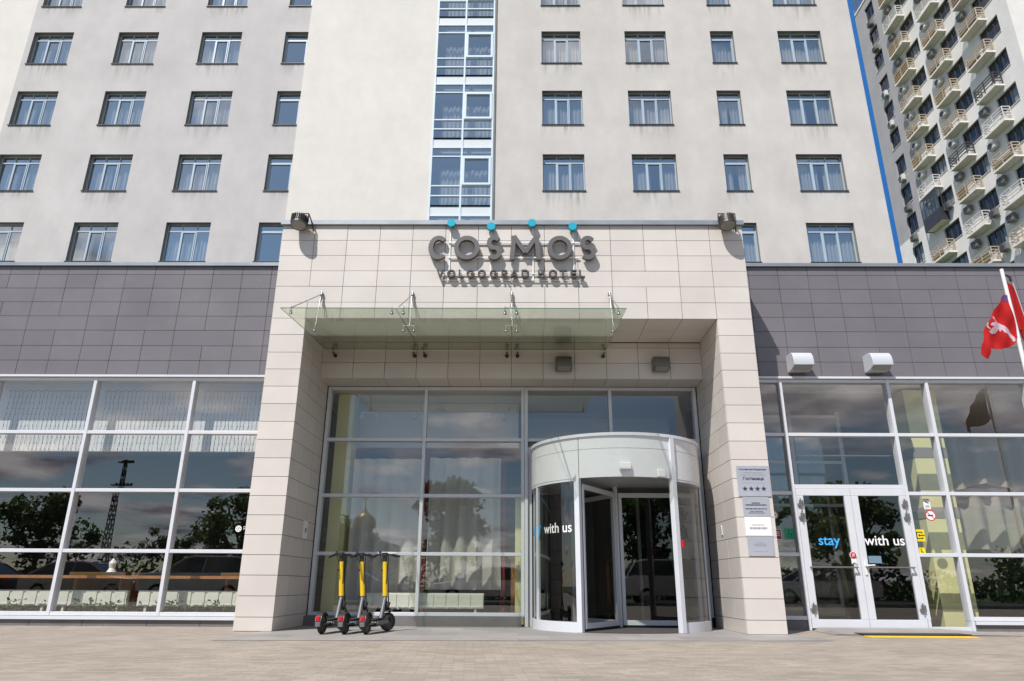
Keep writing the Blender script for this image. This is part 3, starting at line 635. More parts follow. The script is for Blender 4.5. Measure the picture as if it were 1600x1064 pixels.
for px, zt in ((702.4,6.83),(767,6.76),(833,6.83),(896.4,6.76)): m.box(sx(px)-.013, sx(px)+.013, .03, .044, 5.72-6.3, zt-6.3)
for z, a, b_ in ((6.49,700,905),(6.19,700,905),(5.87,690,907),(5.745,690,907)): m.box(sx(a), sx(b_), .012, .029, z-6.3-(.012 if z > 6 else .006), z-6.3+(.012 if z > 6 else .006))
for px in (702.4,767,833,896.4):
    for z in (6.5, 5.8): m.box(sx(px)-.012, sx(px)+.012, .0445, .051, z-6.3-.012, z-6.3+.012)
m.build('rail', WHITEM, sign)

# ------------------------------------------------------------------ glass canopy
CZ = lambda y: 4.665+.087*(y+1.5)
can = empty('glass_canopy', (-1.0,-.2,4.78), 'green tinted glass canopy hung on steel rods over the left part of the entrance', 'canopy')
def cb(m, p): return (p[0]+1.0, p[1]+.2, p[2]-4.78)
for a, b_ in ((-3.66,-1.895),(-1.885,-.13),(-.12,1.645)):
    m = MB(); t = .014; A = [(a,-1.5),(b_,-1.5),(b_,1.12),(a,1.12)]
    m.v = [cb(m, (x,y,CZ(y)-t/2)) for x, y in A]+[cb(m, (x,y,CZ(y)+t/2)) for x, y in A]; m.f = [(0,3,2,1),(4,5,6,7)]
    p = m.build('glass_panel', CANO, can)
    e = MB(); e.v = list(m.v); e.f = [(0,1,5,4),(1,2,6,5),(2,3,7,6),(3,0,4,7)]; e.build('glass_edge', EDGE, p)
def spider(m, x, y, dx):
    z = CZ(y)
    if dx: m.tube(cb(m,(x-dx,y,z+.07)), cb(m,(x+dx,y,z+.07)), .008)
    for s in ((-1, 1) if dx else (0,)):
        m.tube(cb(m,(x+s*dx*.9,y,z-.03)), cb(m,(x+s*dx*.9,y,z+.09)), .008); m.tube(cb(m,(x+s*dx*.9,y,z-.035)), cb(m,(x+s*dx*.9,y,z-.009)), .027, .022, n=14); m.tube(cb(m,(x+s*dx*.9,y,z+.009)), cb(m,(x+s*dx*.9,y,z+.02)), .02, n=14)
for xb, xf, dx in ((-3.49,-3.56,0), (-1.88,-1.89,.10), (-.125,-.125,.10), (1.60,1.55,0)):
    m = MB(); m.tube(cb(m,(xb,-.001,5.53)), cb(m,(xb,-.05,5.53)), .028, n=14); m.tube(cb(m,(xb,-.04,5.56)), cb(m,(xb,-.09,5.42)), .014)
    m.tube(cb(m,(xb,-.06,5.50)), cb(m,(xf,-1.3,CZ(-1.3)+.07)), .009); m.tube(cb(m,(xb,-.08,5.45)), cb(m,(xb+.01,-.24,CZ(-.24)+.07)), .009)
    m.tube(cb(m,(xb,-.05,5.38)), cb(m,(xb,-.05,5.47)), .017)
    m.build('tie_rod', STEEL, can, smooth=True)
    for xx, yy in ((xf,-1.3), (xb,-.24), (xb,1.0)): m = MB(); spider(m, xx, yy, dx); m.build('fitting', STEEL, can, smooth=True)
    for s in ((-1, 1) if dx else (0,)): m = MB(); m.tube(cb(m,(xb+s*.1,1.0,4.80)), cb(m,(xb+s*.1,1.21,4.79)), .014); m.tube(cb(m,(xb+s*.1,1.17,4.79)), cb(m,(xb+s*.1,1.215,4.79)), .035, n=14); m.build('wall_anchor', DLAMP, can, smooth=True)

# ------------------------------------------------------------------ lamps on the walls
def floodlight(x, lab):
    r = empty('floodlight', (x, -.20, 6.865), lab, 'floodlight', 'floodlights on the portal roof edge'); R = Matrix.Rotation(radians(-14), 4, 'X')
    m = MB(); m.lathe([(0,.12),(.09,.12),(.125,.10),(.135,-.04),(.145,-.05),(.145,-.09),(.13,-.09)], R, 28)
    for i in range(26):
        a = 2*pi*i/26; m.box(.125, .150, -.004, .004, -.03, .11, R @ Matrix.Rotation(a, 4, 'Z'))
    m.build('housing', DLAMP, r)
    m = MB(); m.lathe([(0,-.088),(.131,-.088),(.131,-.082),(0,-.082)], R, 28); m.build('lens', LENS, r)
    m = MB(); m.path([(-.16,0,0),(-.15,0,.17),(.15,0,.17),(.16,0,0)], .011); m.path([(.15,0,.17),(.17,.12,.10),(.20,.17,-.02),(.20,.20,-.08)], .012); m.path([(-.10,0,.17),(.06,.16,.19),(.19,.195,.0)], .008); m.build('bracket', DLAMP, r)
floodlight(-3.98, 'round dark floodlight on the top left corner of the cream portal'); floodlight(3.75, 'round dark floodlight on the top right corner of the cream portal')
def hood_light(x, z, y, w_, h, d, mt, lab, grp):
    r = empty('wall_light', (x, y, z), lab, 'wall light', grp); n = 10
    pr = [(0, h/2)]+[(-d*.62-d*.38*sin(pi/2*i/n), h/2-(h*.72)*(1-cos(pi/2*i/n))) for i in range(n+1)]+[(-d, -h*.32), (-d*.55, -h/2), (0, -h/2)]
    m = MB(); k = len(pr)
    for s in (-w_/2, w_/2): m.v += [(s, q[0], q[1]) for q in pr]
    m.f += [tuple(range(k)), tuple(reversed(range(k, 2*k)))]+[(i, (i+1) % k, k+(i+1) % k, k+i) for i in range(k)]
    m.build('hood', mt, r, bevel=.006)
    m = MB(); M_ = Matrix.Translation((0, -d*.78, -h*.43)) @ Matrix.Rotation(radians(-30), 4, 'X'); m.box(-w_/2+.03, w_/2-.03, -.06, .06, -.012, -.004, M_); m.build('lens', LENS, r)
HOODW = mat('hood_light_grey', (.50,.52,.56), .4)
hood_light(5.23, 4.63, YW-.003, .37, .32, .36, HOODW, 'white hooded wall light nearer the portal, above the glass double door', 'white hooded lights on the right wing')
hood_light(6.67, 4.63, YW-.003, .37, .32, .36, HOODW, 'white hooded wall light right of the double door, farther from the portal', 'white hooded lights on the right wing')
hood_light(.84, 4.61, 1.217, .30, .26, .24, HOODD, 'dark box lamp under the glass canopy inside the entrance recess', 'dark lamps in the entrance recess')
hood_light(2.66, 4.61, 1.217, .30, .26, .24, HOODD, 'dark box lamp right of the canopy inside the entrance recess', 'dark lamps in the entrance recess')

# ------------------------------------------------------------------ revolving door
RC = Vector((1.74, 1.40)); RR = 1.5
rd = empty('revolving_door', (RC.x, RC.y, 0), 'round revolving glass door with curved white fascia under the portal', 'revolving door')
def cyl(m, r0, r1, a0, a1, z0, z1, n=48):
    k = len(m.v); a0, a1 = radians(a0), radians(a1)
    for i in range(n+1):
        a = a0+(a1-a0)*i/n
        for r in (r0, r1):
            for z in (z0, z1): m.v.append((r*sin(a), -r*cos(a), z))
    for i in range(n):
        q = k+i*4; p = q+4; m.f += [(q,q+1,p+1,p), (q+2,p+2,p+3,q+3), (q+1,q+3,p+3,p+1), (q,p,p+2,q+2)]
    m.f += [(k,k+2,k+3,k+1), (k+n*4,k+n*4+1,k+n*4+3,k+n*4+2)]
DW = mat('door_fascia_white', (.66,.67,.68), .28, var=.02, nscale=2)
for a0, a1 in ((-104,-30.3),(-29.9,29.9),(30.3,104)):
    m = MB(); cyl(m, RR-.03, RR, a0, a1, 2.34, 2.80); cyl(m, RR-.031, RR-.001, a0, a1, 2.806, 3.01); m.build('fascia_panel', DW, rd, smooth=True)
m = MB(); cyl(m, RR-.06, RR+.025, -105, 105, 3.01, 3.06, 80); m.build('top_rim', ALU, rd, smooth=True)
m = MB(); cyl(m, .0, RR-.035, -180, 180, 3.02, 3.04); m.build('roof_disc', ALUG, rd); m = MB(); cyl(m, .0, RR-.035, -180, 180, 2.36, 2.39); m.build('ceiling_disc', ALUG, rd)
for a0, a1 in ((-103,-33),(33,103),):
    m = MB(); cyl(m, RR-.05, RR, a0, a1, .0, .15); cyl(m, RR-.045, RR-.005, a0, a1, 2.30, 2.338); m.build('base_ring', ALU, rd, smooth=True)
    m = MB(); k = 0; n = 40
    for i in range(n+1):
        a = radians(a0+(a1-a0)*i/n); m.v += [((RR-.025)*sin(a), -(RR-.025)*cos(a), .15), ((RR-.025)*sin(a), -(RR-.025)*cos(a), 2.30)]
    for i in range(n): m.f.append((2*i, 2*i+2, 2*i+3, 2*i+1))
    m.build('curved_pane', GLASSD, rd, smooth=True)
for a, zt in ((-31.5, 2.335), (31.5, 3.0)):
    for da in (0,):
        M_ = Matrix.Rotation(radians(a), 4, 'Z'); m = MB(); m.box(-.045, .045, -RR-.035, -RR+.06, 0, zt, M_); m.build('post', ALU, rd, bevel=.006)
for a in (-103, 103, -72, 80):
    M_ = Matrix.Rotation(radians(a), 4, 'Z'); m = MB(); m.box(-.022, .022, -RR-.002, -RR+.055, .15, 2.30, M_); m.build('post', ALU, rd)
m = MB(); m.tube((0,0,.02), (0,0,2.36), .045, n=16); m.build('centre_column', ALU, rd, smooth=True)
for a in (-30.5, 89.5, 209.5):
    M_ = Matrix.Rotation(radians(a), 4, 'Z'); m = MB(); L0, L1 = .05, RR-.09; t = .03
    def bb(r0, r1, z0, z1, q=0): m.box(-t+q, t-q, -r1, -r0, z0, z1, M_)
    bb(L0, L1, .05, .13); bb(L0, L1, 2.18, 2.26); bb(L0, L0+.06, .13, 2.18, .002); bb(L1-.06, L1, .13, 2.18, .002)
    d = m.build('door_wing', ALU, rd, bevel=.004); m = MB(); m.quad(*[tuple(M_ @ Vector(p)) for p in ((0,-L0-.04,.1),(0,-L1+.04,.1),(0,-L1+.04,2.2),(0,-L0-.04,2.2))]); m.build('pane', GLASSD, d)
    m = MB(); m.box(-.012, .012, -L1-.04, -L1, .02, 2.26, M_); m.box(-.014, .014, -L1, -L0, .012, .05, M_); m.build('brush_seal', BLK, d)
m = MB(); m.box(-.12, .07, -RR-.07, -RR-.003, 2.45, 2.56); m.build('sensor', WHITEM, rd, bevel=.01)
M_ = Matrix.Rotation(radians(22), 4, 'Z'); m = MB(); m.box(-.07, .07, -RR-.045, -RR-.003, 2.345, 2.47, M_); m.build('sensor', WHITEM, rd, bevel=.01)
M_ = Matrix.Rotation(radians(34), 4, 'Z'); m = MB(); m.box(-.022, .022, -RR-.075, -RR-.04, 1.26, 1.37, M_); m.build('stop_button', REDP, rd, bevel=.005)
m = MB(); cyl(m, 0, RR-.06, -180, 180, .0, .012); m.build('floor_mat', MATT, rd)
# header behind the drum
m = MB(); m.box(.18, 3.40, 1.78, 1.92, 3.07, 3.16); m.box(.18, .25, 1.79, 1.93, 0, 3.07); m.box(3.22, 3.40, 1.79, 1.93, 0, 3.07); m.build('door_surround', ALU, cwm)

# ------------------------------------------------------------------ lettering on the glass
LW = mat('letter_white', (.85,.85,.85), .5); LB = mat('letter_blue', (.05,.42,.85), .5); LK = mat('letter_black', (.02,.02,.025), .5)
def fit_text(name, txt, x0, x1, z, y, mt, parent=None, bend=None, bold=0, ext=.0006):
    o = text_obj(name, txt, 1.0, (0,0,0), mt, None, extrude=ext, bold=bold)
    xs = [v.co.x for v in o.data.vertices]; a, b_ = min(xs), max(xs); k = (x1-x0)/(b_-a)
    for v in o.data.vertices: v.co = Vector(((v.co.x-a)*k+x0, y+v.co.y, z+v.co.z*k))
    if bend:
        for v in o.data.vertices: v.co = bend(v.co)
    if parent is not None: o.parent = parent
    return o
L1 = empty('glass_lettering', (0,0,0), 'blue and white words stay with us stuck on the glass double door', 'lettering')
fit_text('word_stay', 'stay', 5.20, 5.57, 1.37, YW-.012, LB, L1, bold=.01); fit_text('word_with_us', 'with us', 5.99, 6.68, 1.37, YW-.012, LW, L1, bold=.01)
L2 = empty('glass_lettering', (0,0,0), 'blue and white words stay with us on the curved glass of the revolving door', 'lettering')
def bendf(co):
    a = radians(-64)+co.x/(RR+.0); return Vector((RC.x+(RR-.02)*sin(a), RC.y-(RR-.02)*cos(a), co.z))
fit_text('word_stay', 'stay', -.56, -.07, 1.50, 0, LB, L2, bend=bendf, bold=.01, ext=0); fit_text('word_with_us', 'with us', .05, .72, 1.50, 0, LW, L2, bend=bendf, bold=.01, ext=0)

# ------------------------------------------------------------------ plaques on the right pier
PLQ = mat('plaque_silver', (.46,.48,.53), .4, metal=.3, var=.04); PLW = mat('plaque_white', (.82,.82,.80), .4); INK = mat('plaque_ink', (.03,.035,.06), .5); INKL = mat('plaque_ink_faded', (.30,.31,.36), .5)
def plaque(x0, x1, z0, z1, mt, lab):
    r = empty('wall_plaque', ((x0+x1)/2, -.004, (z0+z1)/2), lab, 'plaque', 'plaques on the right pier'); m = MB(); m.box((x0-x1)/2, (x1-x0)/2, -.012, 0, (z0-z1)/2, (z1-z0)/2); m.build('plate', mt, r, bevel=.002); return r
def pline(r, txt, w_, z, mt=INK, bold=.0): fit_text('text_line', txt, -w_/2, w_/2, z, -.0135, mt, r, bold=bold, ext=.0005)
p = plaque(3.53, 4.05, 2.045, 2.535, PLQ, 'large silver hotel plaque with four black stars, topmost on the right pier')
pline(p, 'Российская Федерация', .43, .172, bold=.02); pline(p, 'Система классификации', .32, .125, INKL); pline(p, 'гостиниц и иных средств размещения', .41, .09, INKL); pline(p, 'Гостиница', .33, .015, bold=.03); pline(p, 'Категория', .40, -.03, INKL) if False else None
m = MB(); m.box(-.2, .2, -.0140, -.0135, -.035, -.031); m.build('rule', INKL, p)
for i in range(4):
    cx = -.15+i*.1; m = MB(); pts = []
    for k in range(10): a = pi/2+k*pi/5; rr = .047 if k % 2 == 0 else .019; pts.append((cx+rr*cos(a), -.125+rr*sin(a)))
    m.v = [(x, -.0142, z) for x, z in pts]+[(cx, -.0142, -.125)]; m.f = [(k, (k+1) % 10, 10) for k in range(10)]; m.build('star', INK, p)
def bars(r, rows, mt):
    rnd = random.Random(len(rows)*7); m = MB()
    for z, w_, h in rows:
        x = -w_/2
        while x < w_/2-.01:
            l = min(rnd.uniform(.012,.05), w_/2-x); m.box(x, x+l-.006, -.0140, -.0132, z-h/2, z+h/2); x += l
    m.build('small_print', mt, r)
p = plaque(3.58, 4.0, 1.735, 2.035, PLQ, 'silver plaque with small dark lines of text, second from the top on the right pier'); bars(p, ((.055,.14,.016),(.025,.34,.018),(-.035,.35,.016),(-.075,.2,.01),(-.1,.26,.01)), INK)
p = plaque(3.585, 4.0, 1.435, 1.727, PLW, 'white plaque with pale text, third from the top on the right pier'); bars(p, ((.02,.2,.012),(-.03,.28,.03)), INKL)
p = plaque(3.595, 4.0, 1.13, 1.427, PLQ, 'silver plaque with faint text, lowest on the right pier'); bars(p, ((.055,.08,.01),(.03,.2,.018),(.005,.19,.012),(-.08,.26,.006)), INKL)
# notice and switch on the inner faces
r = empty('paper_notice', (IX0+.003, 1.19, 1.58), 'white paper notice with a black logo on the left inner side of the portal', 'notice'); m = MB(); m.box(0, .004, -.13, .13, -.15, .15); m.build('sheet', PLW, r)
m = MB(); m.box(.0042, .005, .0, .07, -.03, .03); m.box(.0042, .0052, -.05, .08, -.052, -.045); m.build('black_mark', INK, r)
r = empty('wall_switch', (IX1-.003, .87, 1.58), 'small white narrow switch plate on the right inner side of the portal', 'switch'); m = MB(); m.box(-.012, 0, -.035, .035, -.08, .08); m.build('plate', PLW, r, bevel=.004); m = MB(); m.box(-.014, -.0122, -.016, .016, -.055, .055); m.build('button', INKL, r)

# ------------------------------------------------------------------ stickers on the glazing
SY = YW+.045
def disc(m, x, z, r, y, n=24): k = len(m.v); m.v += [(x+r*cos(2*pi*i/n), y, z+r*sin(2*pi*i/n)) for i in range(n)]; m.f.append(tuple(range(k, k+n)))
def ring(m, x, z, r0, r1, y, n=28):
    k = len(m.v)
    for i in range(n): a = 2*pi*i/n; m.v += [(x+r0*cos(a),y,z+r0*sin(a)), (x+r1*cos(a),y,z+r1*sin(a))]
    for i in range(n): j = (i+1) % n; m.f.append((k+2*i, k+2*i+1, k+2*j+1, k+2*j))
def flat(m, x0, x1, z0, z1, y): m.quad((x0,y,z0),(x1,y,z0),(x1,y,z1),(x0,y,z1))
STY = mat('sticker_yellow', (.80,.62,.01), .5); STR = mat('sticker_red', (.62,.02,.02), .5); STW = mat('sticker_white', (.80,.80,.80), .5); STG = mat('sticker_green', (.01,.28,.15), .5); STD = mat('sticker_dark_red', (.20,.02,.04), .5)
def sticker(x, z, lab): return empty('sticker', (x, SY, z), lab, 'sticker')
r = sticker(6.99, 1.54, 'square yellow sticker with a black exit arrow beside the double door'); m = MB(); flat(m, -.08, .09, -.10, .10, 0); m.build('backing', STY, r)
m = MB(); Y_ = -.002; flat(m,-.055,.055,.045,.06,Y_); flat(m,-.055,-.04,-.045,.045,Y_); flat(m,-.055,.055,-.06,-.045,Y_); flat(m,.04,.055,.03,.045,Y_); flat(m,.04,.055,-.045,-.03,Y_); flat(m,.0,.085,-.008,.008,Y_); m.quad((-.025,Y_,0),(.005,Y_,-.025),(.005,Y_,.025)); m.build('arrow_mark', LK, r)
r = sticker(6.985, 1.275, 'smaller yellow sticker below the yellow exit arrow sticker'); m = MB(); flat(m, -.055, .055, -.065, .06, 0); m.build('backing', STY, r)
m = MB(); m.quad((-.02,Y_,-.05),(-.008,Y_,-.05),(-.008,Y_,.01),(-.02,Y_,.01)); m.quad((-.008,Y_,.0),(.025,Y_,-.05),(.035,Y_,-.042),(.0,Y_,.012)); disc(m, -.012, .03, .012, Y_, 10); m.build('figure_mark', LK, r)
r = sticker(7.245, 1.88, 'round no smoking sticker with red ring beside the double door'); m = MB(); disc(m, 0, 0, .092, 0); m.build('backing', STW, r); m = MB(); ring(m, 0, 0, .078, .095, Y_); m.quad((-.060,Y_-.001,.052),(.052,Y_-.001,-.060),(.060,Y_-.001,-.052),(-.052,Y_-.001,.060)); m.build('red_ring', STR, r); m = MB(); flat(m, -.055, .045, -.009, .009, Y_-.002); m.build('cigarette_mark', LK, r)
r = sticker(7.215, 2.08, 'small white camera notice above the round no smoking sticker'); m = MB(); flat(m, -.06, .06, -.09, .09, 0); m.build('backing', STW, r); m = MB(); m.quad((-.03,Y_,.03),(.03,Y_,.0),(.035,Y_,.015),(-.025,Y_,.05)); flat(m,-.03,.04,-.04,-.032,Y_); flat(m,-.035,.035,-.06,-.052,Y_); flat(m,-.04,.04,.066,.074,Y_); m.build('camera_mark', LK, r)
r = sticker(4.735, 1.555, 'square green wheelchair sticker behind the edge of the right pier'); m = MB(); flat(m, -.085, .085, -.095, .095, 0); m.build('backing', STG, r); m = MB(); ring(m, -.005, -.03, .03, .04, Y_); flat(m, -.02, -.008, -.01, .045, Y_); flat(m, -.008, .03, -.004, .006, Y_); disc(m, -.014, .06, .012, Y_, 10); flat(m, .03, .04, -.045, .006, Y_); m.build('wheelchair_mark', mat('mark_dark_green', (.005,.09,.05), .5), r)
r = sticker(4.545, 1.545, 'dark red notice with a pale border next to the green wheelchair sticker'); m = MB(); flat(m, -.06, .05, -.09, .09, 0); m.build('backing', STW, r); m = MB(); flat(m, -.052, .042, -.082, .082, Y_); m.build('red_field', STD, r); m = MB(); 
for q in (.04,.015,-.02): flat(m, -.04, .02, q, q+.01, Y_-.001)
m.build('text_mark', STW, r)
r = sticker(4.50, 1.875, 'round white sticker half hidden by the right pier edge'); m = MB(); disc(m, 0, 0, .075, 0); m.build('backing', STW, r); m = MB(); ring(m, 0, 0, .062, .072, Y_); flat(m, -.03, .04, -.008, .008, Y_); m.build('ring_mark', STD, r)
r = empty('sticker', (5.745, YW-.05, 1.20), 'round red badge sticker with a white ribbon tail on the left door leaf', 'sticker'); m = MB(); disc(m, 0, 0, .062, 0); m.quad((-.045,0,-.03),(.045,0,-.03),(.045,0,-.15),(0,0,-.115)); m.quad((-.045,0.0,-.03),(0,0,-.115),(-.045,0,-.15)); m.build('ribbon', STW, r); m = MB(); disc(m, 0, 0, .052, Y_); m.build('red_disc', STR, r); fit_text('letter_mark', 'Я', -.02, .02, -.026, Y_-.001, STW, r, bold=.02, ext=0)
r = empty('sticker', (6.12, YW-.02, 1.13), 'pale blue grey opening notice on the right door leaf above the handle', 'sticker'); m = MB(); flat(m, -.11, .11, -.06, .06, 0); m.build('backing', mat('sticker_blue_grey', (.16,.25,.33), .5), r)
r = sticker(-4.93, 1.596, 'round white emblem sticker with letters at the right edge of the left wing glass'); m = MB(); ring(m, 0, 0, .04, .055, 0, 24)
for k in range(6): a = k*pi/3; M_ = Matrix.Rotation(a, 4, 'Y'); m.quad(*[tuple(M_ @ Vector(q)) for q in ((-.006,0,.008),(.006,0,.008),(.012,0,.038),(-.012,0,.038))])
m.build('emblem', STW, r); fit_text('letters', 'РЕ', .09, .18, -.02, 0, STW, r, ext=0)

# ------------------------------------------------------------------ kick scooters
def make_scooter():
    r = empty('electric_scooter', (0,0,0)); WB = .88; R_ = .135
    def wheel(y, x=0, rot=0):
        M_ = Matrix.Translation((x, y, R_)) @ Matrix.Rotation(radians(rot), 4, 'Z') @ Matrix.Rotation(pi/2, 4, 'Y'); m = MB(); prof = [(R_-.035, -.024), (R_-.01, -.028), (R_, -.014), (R_, .014), (R_-.01, .028), (R_-.035, .024)]
        m.lathe(prof+[prof[0]], M_, 28); o = m.build('wheel', BLK, r, smooth=True); m = MB(); m.lathe([(0,-.02),(.04,-.026),(R_-.035,-.018),(R_-.035,.018),(.04,.026),(0,.02)], M_, 24); m.build('hub', DLAMP, o, smooth=True); return o
    wheel(0); wheel(WB, 0, -38)
    m = MB(); pr = [(.17,.105),(.20,.165),(.62,.185),(.72,.235),(.76,.22),(.66,.125),(.60,.10),(.20,.09)]; k = len(pr)   # deck
    for s in (-.085, .085): m.v += [(s, a, z) for a, z in pr]
    m.f += [tuple(range(k)), tuple(reversed(range(k, 2*k)))]+[(i, (i+1) % k, k+(i+1) % k, k+i) for i in range(k)]; dk = m.build('deck', BLKP, r, bevel=.012)
    m = MB(); m.box(-.07, .07, .22, .60, .172, .178, Matrix.Translation((0,0,0)) @ Matrix.Rotation(radians(2.5), 4, 'X')); m.build('grip_mat', BLK, dk)
    m = MB(); m.box(-.10, -.086, .20, .66, .12, .165); m.box(.086, .10, .20, .66, .12, .165); m.build('side_strip', SGREY, dk)
    m = MB(); n = 12
    for i in range(n):   # rear fender
        a0, a1 = radians(-10+150*i/n), radians(-10+150*(i+1)/n); q = [(-.045, R_+.018), (.045, R_+.018)]
        P = lambda a, x, rr: (x, -rr*cos(a)+0, R_+rr*sin(a))
        m.v += [P(a0,-.045,R_+.018), P(a0,.045,R_+.018), P(a1,.045,R_+.018), P(a1,-.045,R_+.018), P(a0,-.045,R_+.03), P(a0,.045,R_+.03), P(a1,.045,R_+.03), P(a1,-.045,R_+.03)]; k = len(m.v)-8
        m.f += [(k,k+1,k+2,k+3), (k+4,k+7,k+6,k+5), (k,k+4,k+5,k+1), (k+3,k+2,k+6,k+7), (k,k+3,k+7,k+4), (k+1,k+5,k+6,k+2)]
    fd = m.build('fender', BLKP, r); m = MB(); m.box(-.032, .032, -.165, -.13, .175, .245); m.build('tail_light', REDP, fd, bevel=.008)
    m = MB(); m.box(-.035, .035, -.172, -.160, .105, .165); m.build('number_plate', SGREY, fd, bevel=.004)
    m = MB(); 
    for s in (-.05, .05): m.tube((s, 0, R_), (s, .24, .14), .014)
    m.tube((-.055,0,R_), (.055,0,R_), .012); m.build('rear_fork', SGREY, r)
    # steering column leans back
    b0 = Vector((0, WB-.12, .50)); t0 = Vector((0, WB-.16, 1.13)); ax = t0-b0
    m = MB(); m.tube((0,.56,.16), b0, .030, .026, n=16); m.tube(b0-ax*.03, b0+ax*.02, .034, n=16); m.build('lower_column', SGREY, r, smooth=True)
    m = MB(); m.tube((0,WB-.11,.47), (0,WB-.06,.34), .024, n=12); m.box(-.06, .06, WB-.10, WB-.02, .30, .335); m.tube((-.05,WB,R_), (-.05,WB-.05,.31), .014); m.tube((.05,WB,R_), (.05,WB-.05,.31), .014); m.build('front_fork', BLKP, r)
    m = MB(); m.tube(b0+ax*.02, b0+ax*.83, .040, .036, n=18); st = m.build('column_sleeve', SYEL, r, smooth=True)
    m = MB(); m.box(.022, .044, -.030, -.02, .0, .30, Matrix.Translation(b0+ax*.30)); m.tube(b0+ax*.62+Vector((-.03,-.02,0)), b0+ax*.64+Vector((-.048,-.03,0)), .012); m.build('black_mark', BLKP, st)
    m = MB(); m.tube(b0+ax*.83, t0, .034, .032, n=16); m.box(-.035, .035, -.05, .05, -.02, .03, Matrix.Translation(t0)); m.build('stem_head', BLKP, r, smooth=True); m = MB(); m.tube(b0+Vector((.03,.0,-.16)), b0+Vector((.05,.02,-.08)), .035); m.build('lock_box', BLKP, r, smooth=True)
    M_ = Matrix.Translation(t0) @ Matrix.Rotation(radians(52), 4, 'Z'); T_ = lambda *p: tuple(M_ @ Vector(p)); m = MB(); m.path([T_(-.23,-.05,-.035), T_(-.10,0,.0), T_(.10,0,.0), T_(.23,-.05,-.035)], .013, 10)
    hb = m.build('handlebar', BLKP, r, smooth=True); m = MB(); m.tube(T_(.12,-.01,0), T_(.24,-.055,-.037), .019); m.tube(T_(-.12,-.01,0), T_(-.24,-.055,-.037), .019); m.build('grip', BLK, hb, smooth=True)
    m = MB(); m.path([T_(.10,.03,-.005), T_(.16,.05,-.02), T_(.22,.03,-.05)], .006); m.path([T_(-.10,.03,-.005), T_(-.16,.05,-.02), T_(-.22,.03,-.05)], .006); m.tube(T_(-.07,.02,.02), T_(-.07,.03,.055), .022); m.build('brake_lever', BLKP, hb)
    m = MB(); m.path([T_(.08,.02,0), Vector((.03,WB-.10,.9)), Vector((.035,WB-.06,.5)), Vector((.04,WB-.02,.2))], .005, 5); m.path([T_(-.08,.02,0), Vector((.02,WB-.12,.8)), Vector((.03,WB-.05,.4)), Vector((.02,WB+.02,.22))], .005, 5); m.build('cable', BLK, r)
    m = MB(); m.path([(-.06,.34,.10),(-.13,.32,.0)], .009); m.build('kickstand', SGREY, r)
    return r
sc = make_scooter(); tag(sc, 'yellow and black electric scooter, leftmost of the three, nearest the pier', 'scooter', 'electric scooters parked at the entrance')
spots = [(-2.83, -.56, -7), (-2.50, -.56, -8), (-2.19, -.55, -10)]
for i, (x, y, a) in enumerate(spots):
    o = sc if i == 0 else copy_tree(sc)
    o.location = (x, y, .001); o.rotation_euler = (0, radians((-3.6,-4.6,-2.9)[i]), radians(a))
    for c in o.children:
        if i and c.name.split('.')[0] in ('handlebar', 'brake_lever'):
            q = (0, radians(9), radians(-12))[i]; t1 = Vector((0, .72, 1.13)); c.matrix_local = Matrix.Translation(t1) @ Matrix.Rotation(q, 4, 'Z') @ Matrix.Translation(-t1)
    if i: o['label'] = ('', 'yellow and black electric scooter standing between the two others', 'yellow and black electric scooter, rightmost of the three, nearest the revolving door')[i]

# ------------------------------------------------------------------ door mat and tactile strip
m = MB(); n = 10
m.quad((5.0,1.15,.045),(6.8,1.15,.045),(7.0,.0,.006),(4.8,.0,.006)); m.quad((4.8,0,.006),(5.0,1.15,.045),(4.9,1.15,.0),(4.75,0,.0)); m.quad((7.0,0,.006),(7.6,.0,.0),(7.6,1.15,.0),(6.8,1.15,.045)); tag(m.build('entrance_ramp', GRAN), kind='structure')
m = MB(); m.box(5.15, 6.75, -.13, .20, .012, .024); d = m.build('door_mat', MATT); tag(d, 'dark ribbed door mat in front of the glass double door', 'mat')
r = empty('tactile_strip', (5.85, -.38, 0), 'yellow studded tactile strip on the paving before the double door', 'tactile paving'); m = MB(); m.box(-.78, .78, -.14, .14, -.003, .006); m.build('base', YMARK, r)
m = MB()
for i in range(31):
    for j in range(5): x, y = -.75+i*.05, -.11+j*.055; m.tube((x,y,.006), (x,y,.011), .014, .010, n=8)
m.build('studs', YMARK, r)

